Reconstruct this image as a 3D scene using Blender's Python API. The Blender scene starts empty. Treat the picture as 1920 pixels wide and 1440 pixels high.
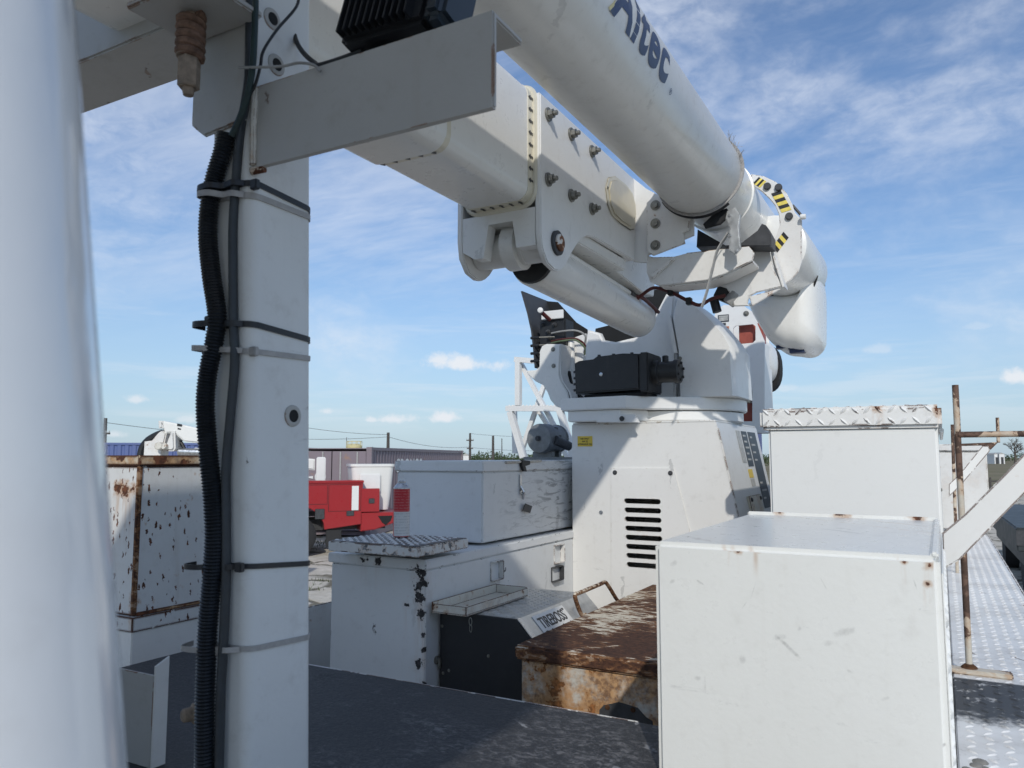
import bpy, bmesh, math, random
from mathutils import Vector, Matrix, Quaternion
R = math.radians
random.seed(7)
scene = bpy.context.scene
COL = scene.collection

# ------------------------------------------------------------------ camera, sky, sun, exposure
CAM_F = 1443.0            # focal length in pixels of the 1920 px wide photograph
YAW = R(29.0); CAM_H = 2.3
PITCH = math.atan(137 / CAM_F)
cd = bpy.data.cameras.new('camera'); cam = bpy.data.objects.new('camera', cd); COL.objects.link(cam)
cd.sensor_fit = 'HORIZONTAL'; cd.sensor_width = 34.6; cd.lens = 34.6 * CAM_F / 1920
cd.clip_start = 0.02; cd.clip_end = 6000
cam.location = (0, 0, CAM_H); cam.rotation_euler = (R(90) + PITCH, 0, YAW)
cd.dof.use_dof = True; cd.dof.focus_distance = 3.4; cd.dof.aperture_fstop = 9.0
scene.camera = cam
scene.render.resolution_x = 1024; scene.render.resolution_y = 768
scene.render.engine = 'CYCLES'
scene.view_settings.view_transform = 'Standard'; scene.view_settings.look = 'None'
scene.view_settings.gamma = 1.0; scene.view_settings.use_curve_mapping = False
scene.view_settings.exposure = 0.0

SUN_DIR = Vector((0.52, -1.0, 0.715)).normalized()     # towards the sun
SUN_EL = math.asin(SUN_DIR.z); SUN_AZ = math.atan2(SUN_DIR.x, SUN_DIR.y)
sd = bpy.data.lights.new('sun', 'SUN'); sun = bpy.data.objects.new('sun', sd); COL.objects.link(sun)
sd.energy = 2.5; sd.angle = R(0.9); sd.color = (1.0, 0.955, 0.88)
sun.rotation_euler = (-SUN_DIR).to_track_quat('-Z', 'Y').to_euler(); sun.location = (0, 0, 30)

def ray(px, py):
    x = (px - 960) / CAM_F; y = -(py - 720) / CAM_F
    f = math.cos(PITCH) - y * math.sin(PITCH); u = math.sin(PITCH) + y * math.cos(PITCH)
    c, s = math.cos(YAW), math.sin(YAW)
    return Vector((x * c - f * s, x * s + f * c, u))
O = Vector((0, 0, CAM_H))
def oz(px, py, z): r = ray(px, py); return O + r * ((z - CAM_H) / r.z)
def oy(px, py, y): r = ray(px, py); return O + r * (y / r.y)
def ox(px, py, x): r = ray(px, py); return O + r * (x / r.x)
def od(px, py, d): return O + ray(px, py) * d
FWD = Vector((-math.sin(YAW), math.cos(YAW), 0)); RGT = Vector((math.cos(YAW), math.sin(YAW), 0))
def oc(px, py, d):                      # on the upright plane d metres ahead of the lens
    r = ray(px, py); return O + r * (d / r.dot(FWD))
def cw(cx, ct, z=0.0): return RGT * cx + FWD * ct + Vector((0, 0, z))

# ------------------------------------------------------------------ node helper
class NT:
    def __init__(s, tree): s.t = tree; s.n = tree.nodes; s.l = tree.links
    def new(s, typ, **kw):
        n = s.n.new(typ)
        for k, v in kw.items(): setattr(n, k, v)
        return n
    def put(s, sock, v):
        if v is None: return
        if hasattr(v, 'is_linked') or isinstance(v, bpy.types.NodeSocket): s.l.new(v, sock)
        else: sock.default_value = v
    def m(s, op, a, b=None, c=None):
        n = s.new('ShaderNodeMath', operation=op); s.put(n.inputs[0], a)
        if b is not None: s.put(n.inputs[1], b)
        if c is not None: s.put(n.inputs[2], c)
        return n.outputs[0]
    def vm(s, op, a, b=None):
        n = s.new('ShaderNodeVectorMath', operation=op); s.put(n.inputs[0], a)
        if b is not None: s.put(n.inputs[1], b)
        return n.outputs['Value'] if op in ('DOT_PRODUCT', 'DISTANCE', 'LENGTH') else n.outputs[0]
    def mix(s, f, a, b, mode='MIX'):
        n = s.new('ShaderNodeMix', data_type='RGBA', blend_type=mode)
        s.put(n.inputs[0], f); s.put(n.inputs[6], col4(a)); s.put(n.inputs[7], col4(b)); return n.outputs[2]
    def step(s, v, lo, hi, a=0.0, b=1.0):
        n = s.new('ShaderNodeMapRange', interpolation_type='SMOOTHSTEP'); s.put(n.inputs[0], v)
        n.inputs[1].default_value = lo; n.inputs[2].default_value = hi; n.inputs[3].default_value = a; n.inputs[4].default_value = b
        return n.outputs[0]
    def lin(s, v, lo, hi, a=0.0, b=1.0):
        n = s.new('ShaderNodeMapRange'); s.put(n.inputs[0], v)
        n.inputs[1].default_value = lo; n.inputs[2].default_value = hi; n.inputs[3].default_value = a; n.inputs[4].default_value = b
        return n.outputs[0]
    def pos(s): return s.new('ShaderNodeNewGeometry').outputs['Position']
    def xyz(s, v):
        n = s.new('ShaderNodeSeparateXYZ'); s.put(n.inputs[0], v); return n.outputs
    def comb(s, x, y, z):
        n = s.new('ShaderNodeCombineXYZ'); s.put(n.inputs[0], x); s.put(n.inputs[1], y); s.put(n.inputs[2], z); return n.outputs[0]
    def scl(s, v, sc, rot=(0, 0, 0), loc=(0, 0, 0)):
        n = s.new('ShaderNodeMapping'); s.put(n.inputs[0], v); n.inputs[1].default_value = loc
        n.inputs[2].default_value = rot; n.inputs[3].default_value = sc if not isinstance(sc, (int, float)) else (sc,) * 3; return n.outputs[0]
    def noise(s, v, scale, detail=3, rough=0.5, dist=0.0):
        n = s.new('ShaderNodeTexNoise'); s.put(n.inputs['Vector'], v); n.inputs['Scale'].default_value = scale
        n.inputs['Detail'].default_value = detail; n.inputs['Roughness'].default_value = rough; n.inputs['Distortion'].default_value = dist
        return n.outputs[0]
    def voro(s, v, scale, feat='F1', rnd=1.0):
        n = s.new('ShaderNodeTexVoronoi', feature=feat); s.put(n.inputs['Vector'], v); n.inputs['Scale'].default_value = scale
        if 'Randomness' in n.inputs: n.inputs['Randomness'].default_value = rnd
        return n
def col4(c):
    if isinstance(c, (tuple, list)) and len(c) == 3: return (*c, 1.0)
    return c

def newmat(name):
    m = bpy.data.materials.new(name); m.use_nodes = True
    t = NT(m.node_tree); b = t.n['Principled BSDF']
    return m, t, b

RUST = (0.075, 0.027, 0.012); STAIN = (0.42, 0.22, 0.085)
def flecks(t, p, scale, keep, size, stretch=(1, 1, 1), seed=0.0):
    """small irregular marks: voronoi cells, some of them kept"""
    wob = t.noise(p, scale * 1.7, 3, 0.6); X_ = t.xyz(p)
    u_ = t.m('MULTIPLY', t.m('ADD', t.m('MULTIPLY', X_[0], .97), t.m('MULTIPLY', X_[1], 1.03)), stretch[0]); v_ = t.m('MULTIPLY', t.m('ADD', X_[2], t.m('MULTIPLY', X_[1], .12 if stretch[2] != 1 else .9)), stretch[2])
    rot_ = .30; uu_ = t.m('ADD', t.m('MULTIPLY', u_, math.cos(rot_)), t.m('MULTIPLY', v_, math.sin(rot_))); vv_ = t.m('SUBTRACT', t.m('MULTIPLY', v_, math.cos(rot_)), t.m('MULTIPLY', u_, math.sin(rot_)))
    pp = t.comb(t.m('ADD', uu_, t.m('MULTIPLY', wob, 1.1 / scale)), t.m('ADD', vv_, t.m('MULTIPLY', wob, -0.9 / scale)), 0.0)
    v = t.voro(t.vm('ADD', pp, (seed, seed * .7, 0)), scale); v.voronoi_dimensions = '2D'
    kp = t.m('LESS_THAN', t.xyz(v.outputs['Color'])[0], keep)
    sz = t.m('MULTIPLY', t.xyz(v.outputs['Color'])[1], size)
    return t.m('MULTIPLY', kp, t.step(t.m('SUBTRACT', v.outputs['Distance'], sz), 0.04, -0.04))

def paint(name, col=(0.74, 0.745, 0.73), rough=0.38, dirt=0.16, scuff=0.0, chip=0.0, chipcol=RUST, chipscale=14, edge=0.0,
          edgecol=RUST, spots=(), streak=0.0, wash=0.0, bump=0.05, metal=0.0, coat=0.0, fleck=None, dirtcol=(0.30, 0.27, 0.23), edgerad=0.004, smear=None, ring=.6, marks=(), washlo=.45):
    m, t, b = newmat(name); p = t.pos()
    lo = t.noise(p, 1.7, 4, 0.6); hi = t.noise(p, 23, 5, 0.65)
    base = t.mix(t.step(lo, .3, .75, 0, dirt * .7), col, dirtcol)
    base = t.mix(t.m('MULTIPLY', t.step(hi, .52, .78), dirt), base, dirtcol)
    # run marks
    st = t.noise(t.scl(p, (26, 26, 1.6)), 1.0, 3, .6)
    base = t.mix(t.m('MULTIPLY', t.step(st, .58, .8), max(streak, dirt * .35)), base, (0.33, 0.27, 0.19))
    rg = t.lin(hi, .3, .7, rough - .06, rough + .10)
    if scuff:
        s1 = t.noise(t.scl(p, (4, 4, 11), rot=(.5, .3, .2)), 2.2, 6, .72, .6)
        s2 = t.noise(t.scl(p, (9, 9, 60), rot=(.9, -.5, .4)), 1.6, 3, .6)
        mk = t.m('MULTIPLY', t.step(s1, .60, .72), t.step(s2, .42, .68))
        base = t.mix(t.m('MULTIPLY', mk, scuff), base, (0.10, 0.10, 0.10))
        f2 = flecks(t, t.scl(p, (1, 1, 1), rot=(.7, .4, .2)), 16, .09, .25, (1, 1, .28), 3.1)
        base = t.mix(t.m('MULTIPLY', f2, min(1, scuff * .9)), base, (0.11, 0.11, 0.11))
    if smear:                      # patch of dark drag marks: (centre, radius, amount)
        for c, rad, am in smear:
            d = t.vm('DISTANCE', p, tuple(c))
            s3 = t.noise(t.scl(p, (3, 3, 17), rot=(.35, 0, 0)), 2.3, 6, .72, .9)
            mk = t.m('MULTIPLY', t.step(d, rad, rad * .3), t.step(s3, .50, .62))
            base = t.mix(t.m('MULTIPLY', mk, am), base, (0.05, 0.05, 0.055))
    if marks:                      # single drag marks on an upright face: (x, z, angle, length, width, amount)
        X_ = t.xyz(p); jn = t.noise(p, 60, 5, .7)
        for (mx, mz, ma, ml, mw, mam) in marks:
            ux = t.m('SUBTRACT', X_[0], mx); uz = t.m('SUBTRACT', X_[2], mz)
            a_ = t.m('ADD', t.m('MULTIPLY', ux, math.cos(ma) * 2 / ml), t.m('MULTIPLY', uz, math.sin(ma) * 2 / ml))
            c_ = t.m('ADD', t.m('MULTIPLY', ux, -math.sin(ma) * 2 / mw), t.m('MULTIPLY', uz, math.cos(ma) * 2 / mw))
            dd = t.m('ADD', t.m('ADD', t.m('MULTIPLY', a_, a_), t.m('MULTIPLY', c_, c_)), t.m('MULTIPLY', t.m('SUBTRACT', jn, .5), 3.2))
            base = t.mix(t.m('MULTIPLY', t.step(dd, 1.1, -.6), mam * .62), base, (0.13, 0.13, 0.125))
    if wash:                       # broad brown staining
        w = t.noise(p, 5.0, 6, .68)
        wc_ = t.mix(t.step(t.noise(p, 48, 6, .72), .36, .62), (0.16, 0.075, 0.032), (0.50, 0.29, 0.13))
        base = t.mix(t.m('MULTIPLY', t.step(t.m('ADD', w, t.m('MULTIPLY', t.m('SUBTRACT', t.noise(p, 30, 5, .7), .5), .35)), washlo, washlo + .21), wash), base, wc_)
    mask = None
    if fleck:
        mask = flecks(t, t.scl(p, 1, rot=(.35, .2, .1)), fleck[0], fleck[1], fleck[2], fleck[3] if len(fleck) > 3 else (1, 1, .5), 1.7)
    if chip:
        c1 = t.noise(p, chipscale, 7, .62, .3); c0 = t.noise(p, chipscale * .22, 3, .5)
        th = .78 - .30 * chip
        cm = t.step(t.m('ADD', c1, t.m('MULTIPLY', t.m('SUBTRACT', c0, .5), .45)), th, th + .018)
        halo = t.step(t.m('ADD', c1, t.m('MULTIPLY', t.m('SUBTRACT', c0, .5), .45)), th - .09, th)
        base = t.mix(t.m('MULTIPLY', halo, .45), base, STAIN)
        mask = cm if mask is None else t.m('MAXIMUM', mask, cm)
    for sp in spots:
        c, rad = sp[0], sp[1]
        d = t.vm('DISTANCE', p, tuple(c))
        nz = t.noise(p, 38 if rad < .1 else 22, 6, .66)
        val = t.m('ADD', t.m('DIVIDE', d, rad), t.m('MULTIPLY', t.m('SUBTRACT', nz, .5), 2.6))
        dn = t.xyz(t.vm('SUBTRACT', p, tuple(c)))
        run = t.m('MULTIPLY', t.step(t.m('ABSOLUTE', t.m('ADD', dn[0], dn[1])), rad * .9, 0), t.m('MULTIPLY', t.step(dn[2], .02, -.02), t.step(dn[2], -rad * 7, -rad * .5)))
        run = t.m('MULTIPLY', run, t.step(t.noise(t.scl(p, (60, 60, 5)), 1, 3, .6), .38, .62))
        base = t.mix(t.m('MAXIMUM', t.m('MULTIPLY', t.step(val, 1.25, .5), ring), t.m('MULTIPLY', run, ring * .9)), base, STAIN)
        sm = t.step(val, .55, .42)
        mask = sm if mask is None else t.m('MAXIMUM', mask, sm)
    if edge:
        g = t.new('ShaderNodeNewGeometry'); bv = t.new('ShaderNodeBevel', samples=6); bv.inputs[0].default_value = edgerad
        e = t.m('SUBTRACT', 1.0, t.vm('DOT_PRODUCT', bv.outputs[0], g.outputs['True Normal']))
        en = t.noise(p, 16, 5, .7); e2 = t.m('MULTIPLY', e, t.step(en, .62 - .3 * edge, .70 - .3 * edge))
        em = t.step(e2, .02, .07)
        base = t.mix(em, base, edgecol)
        rg = t.mix(em, rg, (.85, .85, .85))
    if mask is not None:
        cc = t.mix(t.step(t.noise(p, 60, 3), .45, .6), chipcol, tuple(min(1, x * 2.0) for x in chipcol))
        base = t.mix(mask, base, cc); rg = t.mix(mask, rg, (.85, .85, .85))
    t.put(b.inputs['Base Color'], base); t.put(b.inputs['Roughness'], rg); b.inputs['Metallic'].default_value = metal
    if coat: b.inputs['Coat Weight'].default_value = coat; b.inputs['Coat Roughness'].default_value = .12
    if bump:
        bn = t.new('ShaderNodeBump'); bn.inputs['Strength'].default_value = bump; bn.inputs['Distance'].default_value = .01
        h = t.m('ADD', t.noise(p, 90, 3, .6), t.m('MULTIPLY', t.noise(p, 4.5, 2, .5), 2.5))
        if mask is not None: h = t.m('SUBTRACT', h, t.m('MULTIPLY', mask, .7))
        t.put(bn.inputs['Height'], h); t.put(b.inputs['Normal'], bn.outputs[0])
    return m

def simple(name, col, rough=.5, metal=0.0, var=.25, scale=20, bump=.08, spec=.5, coat=0):
    m, t, b = newmat(name); p = t.pos(); n = t.noise(p, scale, 5, .6)
    t.put(b.inputs['Base Color'], t.mix(t.lin(n, .3, .7), tuple(c * (1 - var) for c in col), tuple(min(1, c * (1 + var)) for c in col)))
    t.put(b.inputs['Roughness'], t.lin(n, .3, .7, max(0, rough - .08), min(1, rough + .08))); b.inputs['Metallic'].default_value = metal
    b.inputs['Specular IOR Level'].default_value = spec; b.inputs['Coat Weight'].default_value = coat
    if bump:
        bn = t.new('ShaderNodeBump'); bn.inputs['Strength'].default_value = bump; bn.inputs['Distance'].default_value = .005
        t.put(bn.inputs['Height'], t.noise(p, scale * 6, 3, .6)); t.put(b.inputs['Normal'], bn.outputs[0])
    return m

# ------------------------------------------------------------------ world
w = bpy.data.worlds.new('World'); scene.world = w; w.use_nodes = True
t = NT(w.node_tree); bg = t.n['Background']
sky = t.new('ShaderNodeTexSky', sky_type='NISHITA'); sky.sun_disc = False
sky.sun_elevation = SUN_EL; sky.sun_rotation = SUN_AZ; sky.air_density = 1.0; sky.dust_density = 0.6; sky.ozone_density = 1.6; sky.altitude = 10
dirv = t.new('ShaderNodeTexCoord').outputs['Generated']
dx, dy, dz = t.xyz(dirv)
zz = t.m('ADD', t.m('MAXIMUM', dz, 0.0), 0.10)
pl = t.comb(t.m('DIVIDE', dx, zz), t.m('DIVIDE', dy, zz), 0.0)
c1 = t.noise(t.scl(pl, (0.55, 1.35, 1), rot=(0, 0, R(38))), 1.25, 9, .62, .5)
c2 = t.noise(t.scl(pl, (1.0, 2.3, 1), rot=(0, 0, R(20)), loc=(3, 1, 0)), 4.6, 6, .62, .4)
c3 = t.noise(t.scl(pl, 1, loc=(7, 2, 0)), .42, 3, .5)
ci = t.m('ADD', t.m('MULTIPLY', c1, .66), t.m('MULTIPLY', c2, .34))
ci = t.m('ADD', ci, t.m('MULTIPLY', t.m('SUBTRACT', c3, .5), .55))
soft = t.noise(t.scl(dirv, (1, 1, 2.6), rot=(.3, .2, .5)), 2.6, 6, .58, .4)
mot = t.noise(t.scl(dirv, (1, 1, 1.6)), 26, 5, .62, .3)
cir = t.m('MULTIPLY', t.m('MULTIPLY', t.step(ci, .36, .80), .50), t.step(dz, .10, .30))
cir2 = t.m('MULTIPLY', t.m('MULTIPLY', t.step(soft, .43, .70), t.step(mot, .25, .72, .35, 1)), t.m('MULTIPLY', t.step(dz, .02, .16), .55))
cir = t.m('MAXIMUM', cir, cir2)
low = t.noise(t.scl(dirv, (3, 3, 34)), 1.5, 6, .6, .3)            # thin flat bands low in the sky
band = t.m('MULTIPLY', t.m('MULTIPLY', t.step(low, .48, .68), t.step(dz, .01, .06)), t.m('MULTIPLY', t.step(dz, .30, .10), .26))
haze = t.m('ADD', t.m('MULTIPLY', t.step(dz, .36, -.06), .74), .03)
cl = t.m('MAXIMUM', cir, band)
wnz = t.noise(dirv, 34, 7, .66)
for (px, py, wd, hg, am) in ((862, 684, 78, 20, 1), (820, 676, 36, 16, .9), (735, 787, 50, 12, .9), (834, 783, 30, 17, 1), (612, 771, 20, 9, .7), (700, 788, 18, 9, .8),
                             (1905, 708, 34, 18, 1), (1640, 657, 34, 13, .35), (1477, 729, 24, 9, .4), (256, 749, 18, 10, .7), (355, 788, 24, 12, .6), (213, 815, 16, 9, .6), (1833, 612, 30, 10, .3), (-320, 690, 90, 24, .9), (2300, 690, 80, 24, .9)):
    c = ray(px, py).normalized(); rr = c.cross(Vector((0, 0, 1))).normalized(); uu = rr.cross(c)
    off = t.vm('SUBTRACT', dirv, tuple(c))
    a = t.m('DIVIDE', t.vm('DOT_PRODUCT', off, tuple(rr)), wd / CAM_F); bq = t.m('DIVIDE', t.vm('DOT_PRODUCT', off, tuple(uu)), hg / CAM_F)
    bb = t.m('MULTIPLY', bq, t.m('ADD', 1.15, t.m('MULTIPLY', t.m('LESS_THAN', bq, 0.0), .7)))
    d = t.m('ADD', t.m('SQRT', t.m('ADD', t.m('MULTIPLY', a, a), t.m('MULTIPLY', bb, bb))), t.m('MULTIPLY', t.m('SUBTRACT', wnz, .5), 3.0))
    cl = t.m('MAXIMUM', cl, t.m('MULTIPLY', t.step(d, 1.25, .1), am))
hz = t.mix(t.step(dz, .03, .35), (7.6, 8.0, 8.5), (8.0, 8.5, 9.4))
skc = t.mix(1.0, sky.outputs[0], (0.82, 1.02, 1.24), 'MULTIPLY')
skc = t.mix(haze, skc, (4.5, 5.7, 7.0))
t.put(bg.inputs['Color'], t.mix(cl, skc, hz)); bg.inputs['Strength'].default_value = 0.105

# ------------------------------------------------------------------ mesh builder
class B:
    def __init__(s): s.bm = bmesh.new()
    def _bev(s, geom_edges, bev, seg=2):
        if bev: bmesh.ops.bevel(s.bm, geom=geom_edges, offset=bev, segments=seg, affect='EDGES', clamp_overlap=True)
    def box(s, x0, x1, y0, y1, z0, z1, bev=0.0, seg=2, mat=None):
        vs = [s.bm.verts.new((x, y, z)) for x in (x0, x1) for y in (y0, y1) for z in (z0, z1)]
        if mat is not None:
            for v in vs: v.co = mat @ v.co
        fs = [(0, 1, 3, 2), (4, 6, 7, 5), (0, 4, 5, 1), (2, 3, 7, 6), (0, 2, 6, 4), (1, 5, 7, 3)]
        F = [s.bm.faces.new([vs[i] for i in f]) for f in fs]
        s._bev(list({e for f in F for e in f.edges}), bev, seg); return s
    def prism(s, pts, vec, bev=0.0, seg=2):
        pts = [Vector(p) for p in pts]; vec = Vector(vec)
        a = [s.bm.verts.new(p) for p in pts]; b = [s.bm.verts.new(p + vec) for p in pts]
        n = len(pts); F = [s.bm.faces.new(a), s.bm.faces.new(b[::-1])]
        for i in range(n): F.append(s.bm.faces.new([a[i], b[i], b[(i + 1) % n], a[(i + 1) % n]]))
        bmesh.ops.recalc_face_normals(s.bm, faces=F)
        if bev: s._bev(list(F[0].edges) + list(F[1].edges), bev, seg)
        return s
    def tube(s, path, r, seg=10, closed=False, caps=True, sect=None):
        path = [Vector(p) for p in path]; n = len(path); rings = []
        tan = []
        for i in range(n):
            if closed: d = path[(i + 1) % n] - path[i - 1]
            else: d = path[min(i + 1, n - 1)] - path[max(i - 1, 0)]
            tan.append(d.normalized())
        up = Vector((0, 0, 1)) if abs(tan[0].z) < .9 else Vector((1, 0, 0))
        nrm = (up - tan[0] * up.dot(tan[0])).normalized()
        for i in range(n):
            nrm = (nrm - tan[i] * nrm.dot(tan[i])).normalized(); bi = tan[i].cross(nrm)
            rr = r[i] if isinstance(r, (list, tuple)) else r
            if sect: pts = [(a * rr, c * rr) for a, c in sect]
            else: pts = [(math.cos(2 * math.pi * k / seg) * rr, math.sin(2 * math.pi * k / seg) * rr) for k in range(seg)]
            rings.append([s.bm.verts.new(path[i] + nrm * a + bi * c) for a, c in pts])
        m = len(rings[0])
        for i in range(n if closed else n - 1):
            A, C = rings[i], rings[(i + 1) % n]
            for k in range(m): s.bm.faces.new([A[k], A[(k + 1) % m], C[(k + 1) % m], C[k]])
        if caps and not closed:
            s.bm.faces.new(rings[0][::-1]); s.bm.faces.new(rings[-1])
        return s
    def lathe(s, prof, org, axis, seg=24, cap0=True, cap1=True):
        """prof: list of (distance along axis, radius)"""
        axis = Vector(axis).normalized(); org = Vector(org)
        up = Vector((0, 0, 1)) if abs(axis.z) < .9 else Vector((1, 0, 0))
        n1 = (up - axis * up.dot(axis)).normalized(); n2 = axis.cross(n1); rings = []
        for d, r in prof:
            rings.append([s.bm.verts.new(org + axis * d + (n1 * math.cos(2 * math.pi * k / seg) + n2 * math.sin(2 * math.pi * k / seg)) * max(r, 1e-5)) for k in range(seg)])
        for A, C in zip(rings, rings[1:]):
            for k in range(seg): s.bm.faces.new([A[k], A[(k + 1) % seg], C[(k + 1) % seg], C[k]])
        if cap0: s.bm.faces.new(rings[0][::-1])
        if cap1: s.bm.faces.new(rings[-1])
        return s
    def cyl(s, p0, p1, r, r1=None, seg=20, ch=0.0):
        p0 = Vector(p0); p1 = Vector(p1); L = (p1 - p0).length; r1 = r if r1 is None else r1
        pr = [(0, r), (L, r1)] if not ch else [(0, r - ch), (ch, r), (L - ch, r1), (L, r1 - ch)]
        return s.lathe(pr, p0, p1 - p0, seg)
    def loft(s, loops, cap=True):
        rings = [[s.bm.verts.new(p) for p in lp] for lp in loops]; m = len(rings[0])
        for A, C in zip(rings, rings[1:]):
            for k in range(m): s.bm.faces.new([A[k], A[(k + 1) % m], C[(k + 1) % m], C[k]])
        if cap: s.bm.faces.new(rings[0][::-1]); s.bm.faces.new(rings[-1])
        return s
    def bolt(s, p, n, rw, rh, h, thread=True):
        p = Vector(p); n = Vector(n).normalized()
        s.cyl(p, p + n * h * .25, rw, seg=18, ch=h * .04)
        s.cyl(p + n * h * .25, p + n * h * .75, rh, seg=6)
        if thread: s.cyl(p + n * h * .75, p + n * h * 1.25, rh * .5, seg=10, ch=h * .06)
        return s
    def obj(s, name, mat, parent=None, smooth=35, kind=None, label=None, fixn=True):
        if fixn: bmesh.ops.recalc_face_normals(s.bm, faces=s.bm.faces)
        me = bpy.data.meshes.new(name); s.bm.to_mesh(me); s.bm.free()
        return link(name, me, mat, parent, smooth, kind, label)

def link(name, me, mat, parent=None, smooth=35, kind=None, label=None):
    if smooth:
        me.shade_smooth(); me.set_sharp_from_angle(angle=R(smooth))
    if mat is not None:
        me.materials.clear(); me.materials.append(mat)
    o = bpy.data.objects.new(name, me); COL.objects.link(o)
    if parent is not None:
        o.parent = parent; o.location = -world_loc(parent)
    if kind: o['kind'] = kind
    if label: o['label'] = label
    return o
def world_loc(o):
    v = Vector((0, 0, 0))
    while o is not None: v = v + o.location; o = o.parent
    return v
def tag(o, label, cat, group=None):
    o['label'] = label; o['category'] = cat
    if group: o['group'] = group
    return o
def thing(name, label, cat, loc, group=None):
    o = bpy.data.objects.new(name, None); COL.objects.link(o); o.location = loc; o.empty_display_size = .1
    return tag(o, label, cat, group)
def structure(o): o['kind'] = 'structure'; return o

def plate(outer, holes, normal_extrude, P, U, V):
    """flat plate with holes. outer / holes are lists of 2D points in the (P, U, V) frame; returns mesh"""
    cu = bpy.data.curves.new('tmp', 'CURVE'); cu.dimensions = '2D'; cu.fill_mode = 'BOTH'
    for loop in [outer] + holes:
        sp = cu.splines.new('POLY'); sp.points.add(len(loop) - 1); sp.use_cyclic_u = True
        for q, (a, b) in zip(sp.points, loop): q.co = (a, b, 0, 1)
    cu.extrude = abs(normal_extrude) / 2
    o = bpy.data.objects.new('tmp', cu); COL.objects.link(o)
    dg = bpy.context.evaluated_depsgraph_get(); me = bpy.data.meshes.new_from_object(o.evaluated_get(dg))
    bpy.data.objects.remove(o); bpy.data.curves.remove(cu)
    P, U, V = Vector(P), Vector(U).normalized(), Vector(V).normalized(); W = U.cross(V)
    for v in me.vertices:
        c = v.co.copy(); v.co = P + U * c.x + V * c.y + W * (c.z)
    return me
def pill(cx, cy, L, h, n=6):
    r = h / 2; pts = []
    for k in range(n + 1): a = -math.pi / 2 + math.pi * k / n; pts.append((cx + L / 2 - r + r * math.cos(a), cy + r * math.sin(a)))
    for k in range(n + 1): a = math.pi / 2 + math.pi * k / n; pts.append((cx - L / 2 + r + r * math.cos(a), cy + r * math.sin(a)))
    return pts
def text_mesh(s, size, depth=.0008, bold=0.0, shear=0.0, align='LEFT'):
    cu = bpy.data.curves.new('txt', 'FONT'); cu.body = s; cu.size = size; cu.extrude = depth; cu.offset = bold; cu.shear = shear; cu.align_x = align
    cu.resolution_u = 6; cu.space_character = 1.08 if bold > .004 else 1.0
    o = bpy.data.objects.new('txt', cu); COL.objects.link(o); dg = bpy.context.evaluated_depsgraph_get()
    me = bpy.data.meshes.new_from_object(o.evaluated_get(dg)); bpy.data.objects.remove(o); bpy.data.curves.remove(cu); return me
def text_on(name, s, P, U, V, size, mat, parent, bold=0.0, sx=1.0, align='LEFT', depth=.0006):
    me = text_mesh(s, size, depth, bold, 0, align); U = Vector(U).normalized(); V = Vector(V).normalized(); W = U.cross(V)
    for v in me.vertices: c = v.co.copy(); v.co = Vector(P) + U * c.x * sx + V * c.y + W * c.z
    return link(name, me, mat, parent, 0)

def rrect(x0, x1, z0, z1, r, n=5):
    pts = []
    for cx, cz, a0 in ((x1 - r, z0 + r, -90), (x1 - r, z1 - r, 0), (x0 + r, z1 - r, 90), (x0 + r, z0 + r, 180)):
        for k in range(n + 1): a = R(a0 + 90 * k / n); pts.append((cx + r * math.cos(a), cz + r * math.sin(a)))
    return pts
def catmull(pts, n=8):
    pts = [Vector(p) for p in pts]; out = []
    P = [pts[0] * 2 - pts[1]] + pts + [pts[-1] * 2 - pts[-2]]
    for i in range(1, len(P) - 2):
        for k in range(n):
            u = k / n; a, b, c, d = P[i - 1], P[i], P[i + 1], P[i + 2]
            out.append(.5 * ((2 * b) + (c - a) * u + (2 * a - 5 * b + 4 * c - d) * u * u + (3 * b - a - 3 * c + d) * u ** 3))
    out.append(pts[-1]); return out
def resample(pts, step):
    out = [pts[0]]; acc = 0.0
    for a, b in zip(pts, pts[1:]):
        L = (b - a).length; d = step - acc
        while d <= L: out.append(a + (b - a) * (d / L)); d += step
        acc = L - (d - step)
    return out
def lugs(b, P, U, V, lu, lv, pitch, ln=.026, wd=.008, h=.0022, jit=0.0):
    """diamond-plate lugs, alternating at +-45 degrees, on a lu x lv patch"""
    P = Vector(P); U = Vector(U).normalized(); V = Vector(V).normalized(); W = U.cross(V)
    for i in range(int(lu / pitch)):
        for j in range(int(lv / pitch)):
            a = R(45) if (i + j) % 2 == 0 else R(-45)
            c = P + U * ((i + .5) * pitch) + V * ((j + .5) * pitch)
            D = U * math.cos(a) + V * math.sin(a); E = W.cross(D)
            q = [c + D * ln * .5, c + D * ln * .15 + E * wd * .5, c - D * ln * .15 + E * wd * .5, c - D * ln * .5, c - D * ln * .15 - E * wd * .5, c + D * ln * .15 - E * wd * .5]
            vs = [b.bm.verts.new(x - W * .0005) for x in q]; t0 = b.bm.verts.new(c + D * ln * .2 + W * h); t1 = b.bm.verts.new(c - D * ln * .2 + W * h)
            for f in ((vs[0], vs[1], t0), (vs[1], vs[2], t1, t0), (vs[2], vs[3], t1), (vs[3], vs[4], t1), (vs[4], vs[5], t0, t1), (vs[5], vs[0], t0)): b.bm.faces.new(f)
    return b

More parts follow.
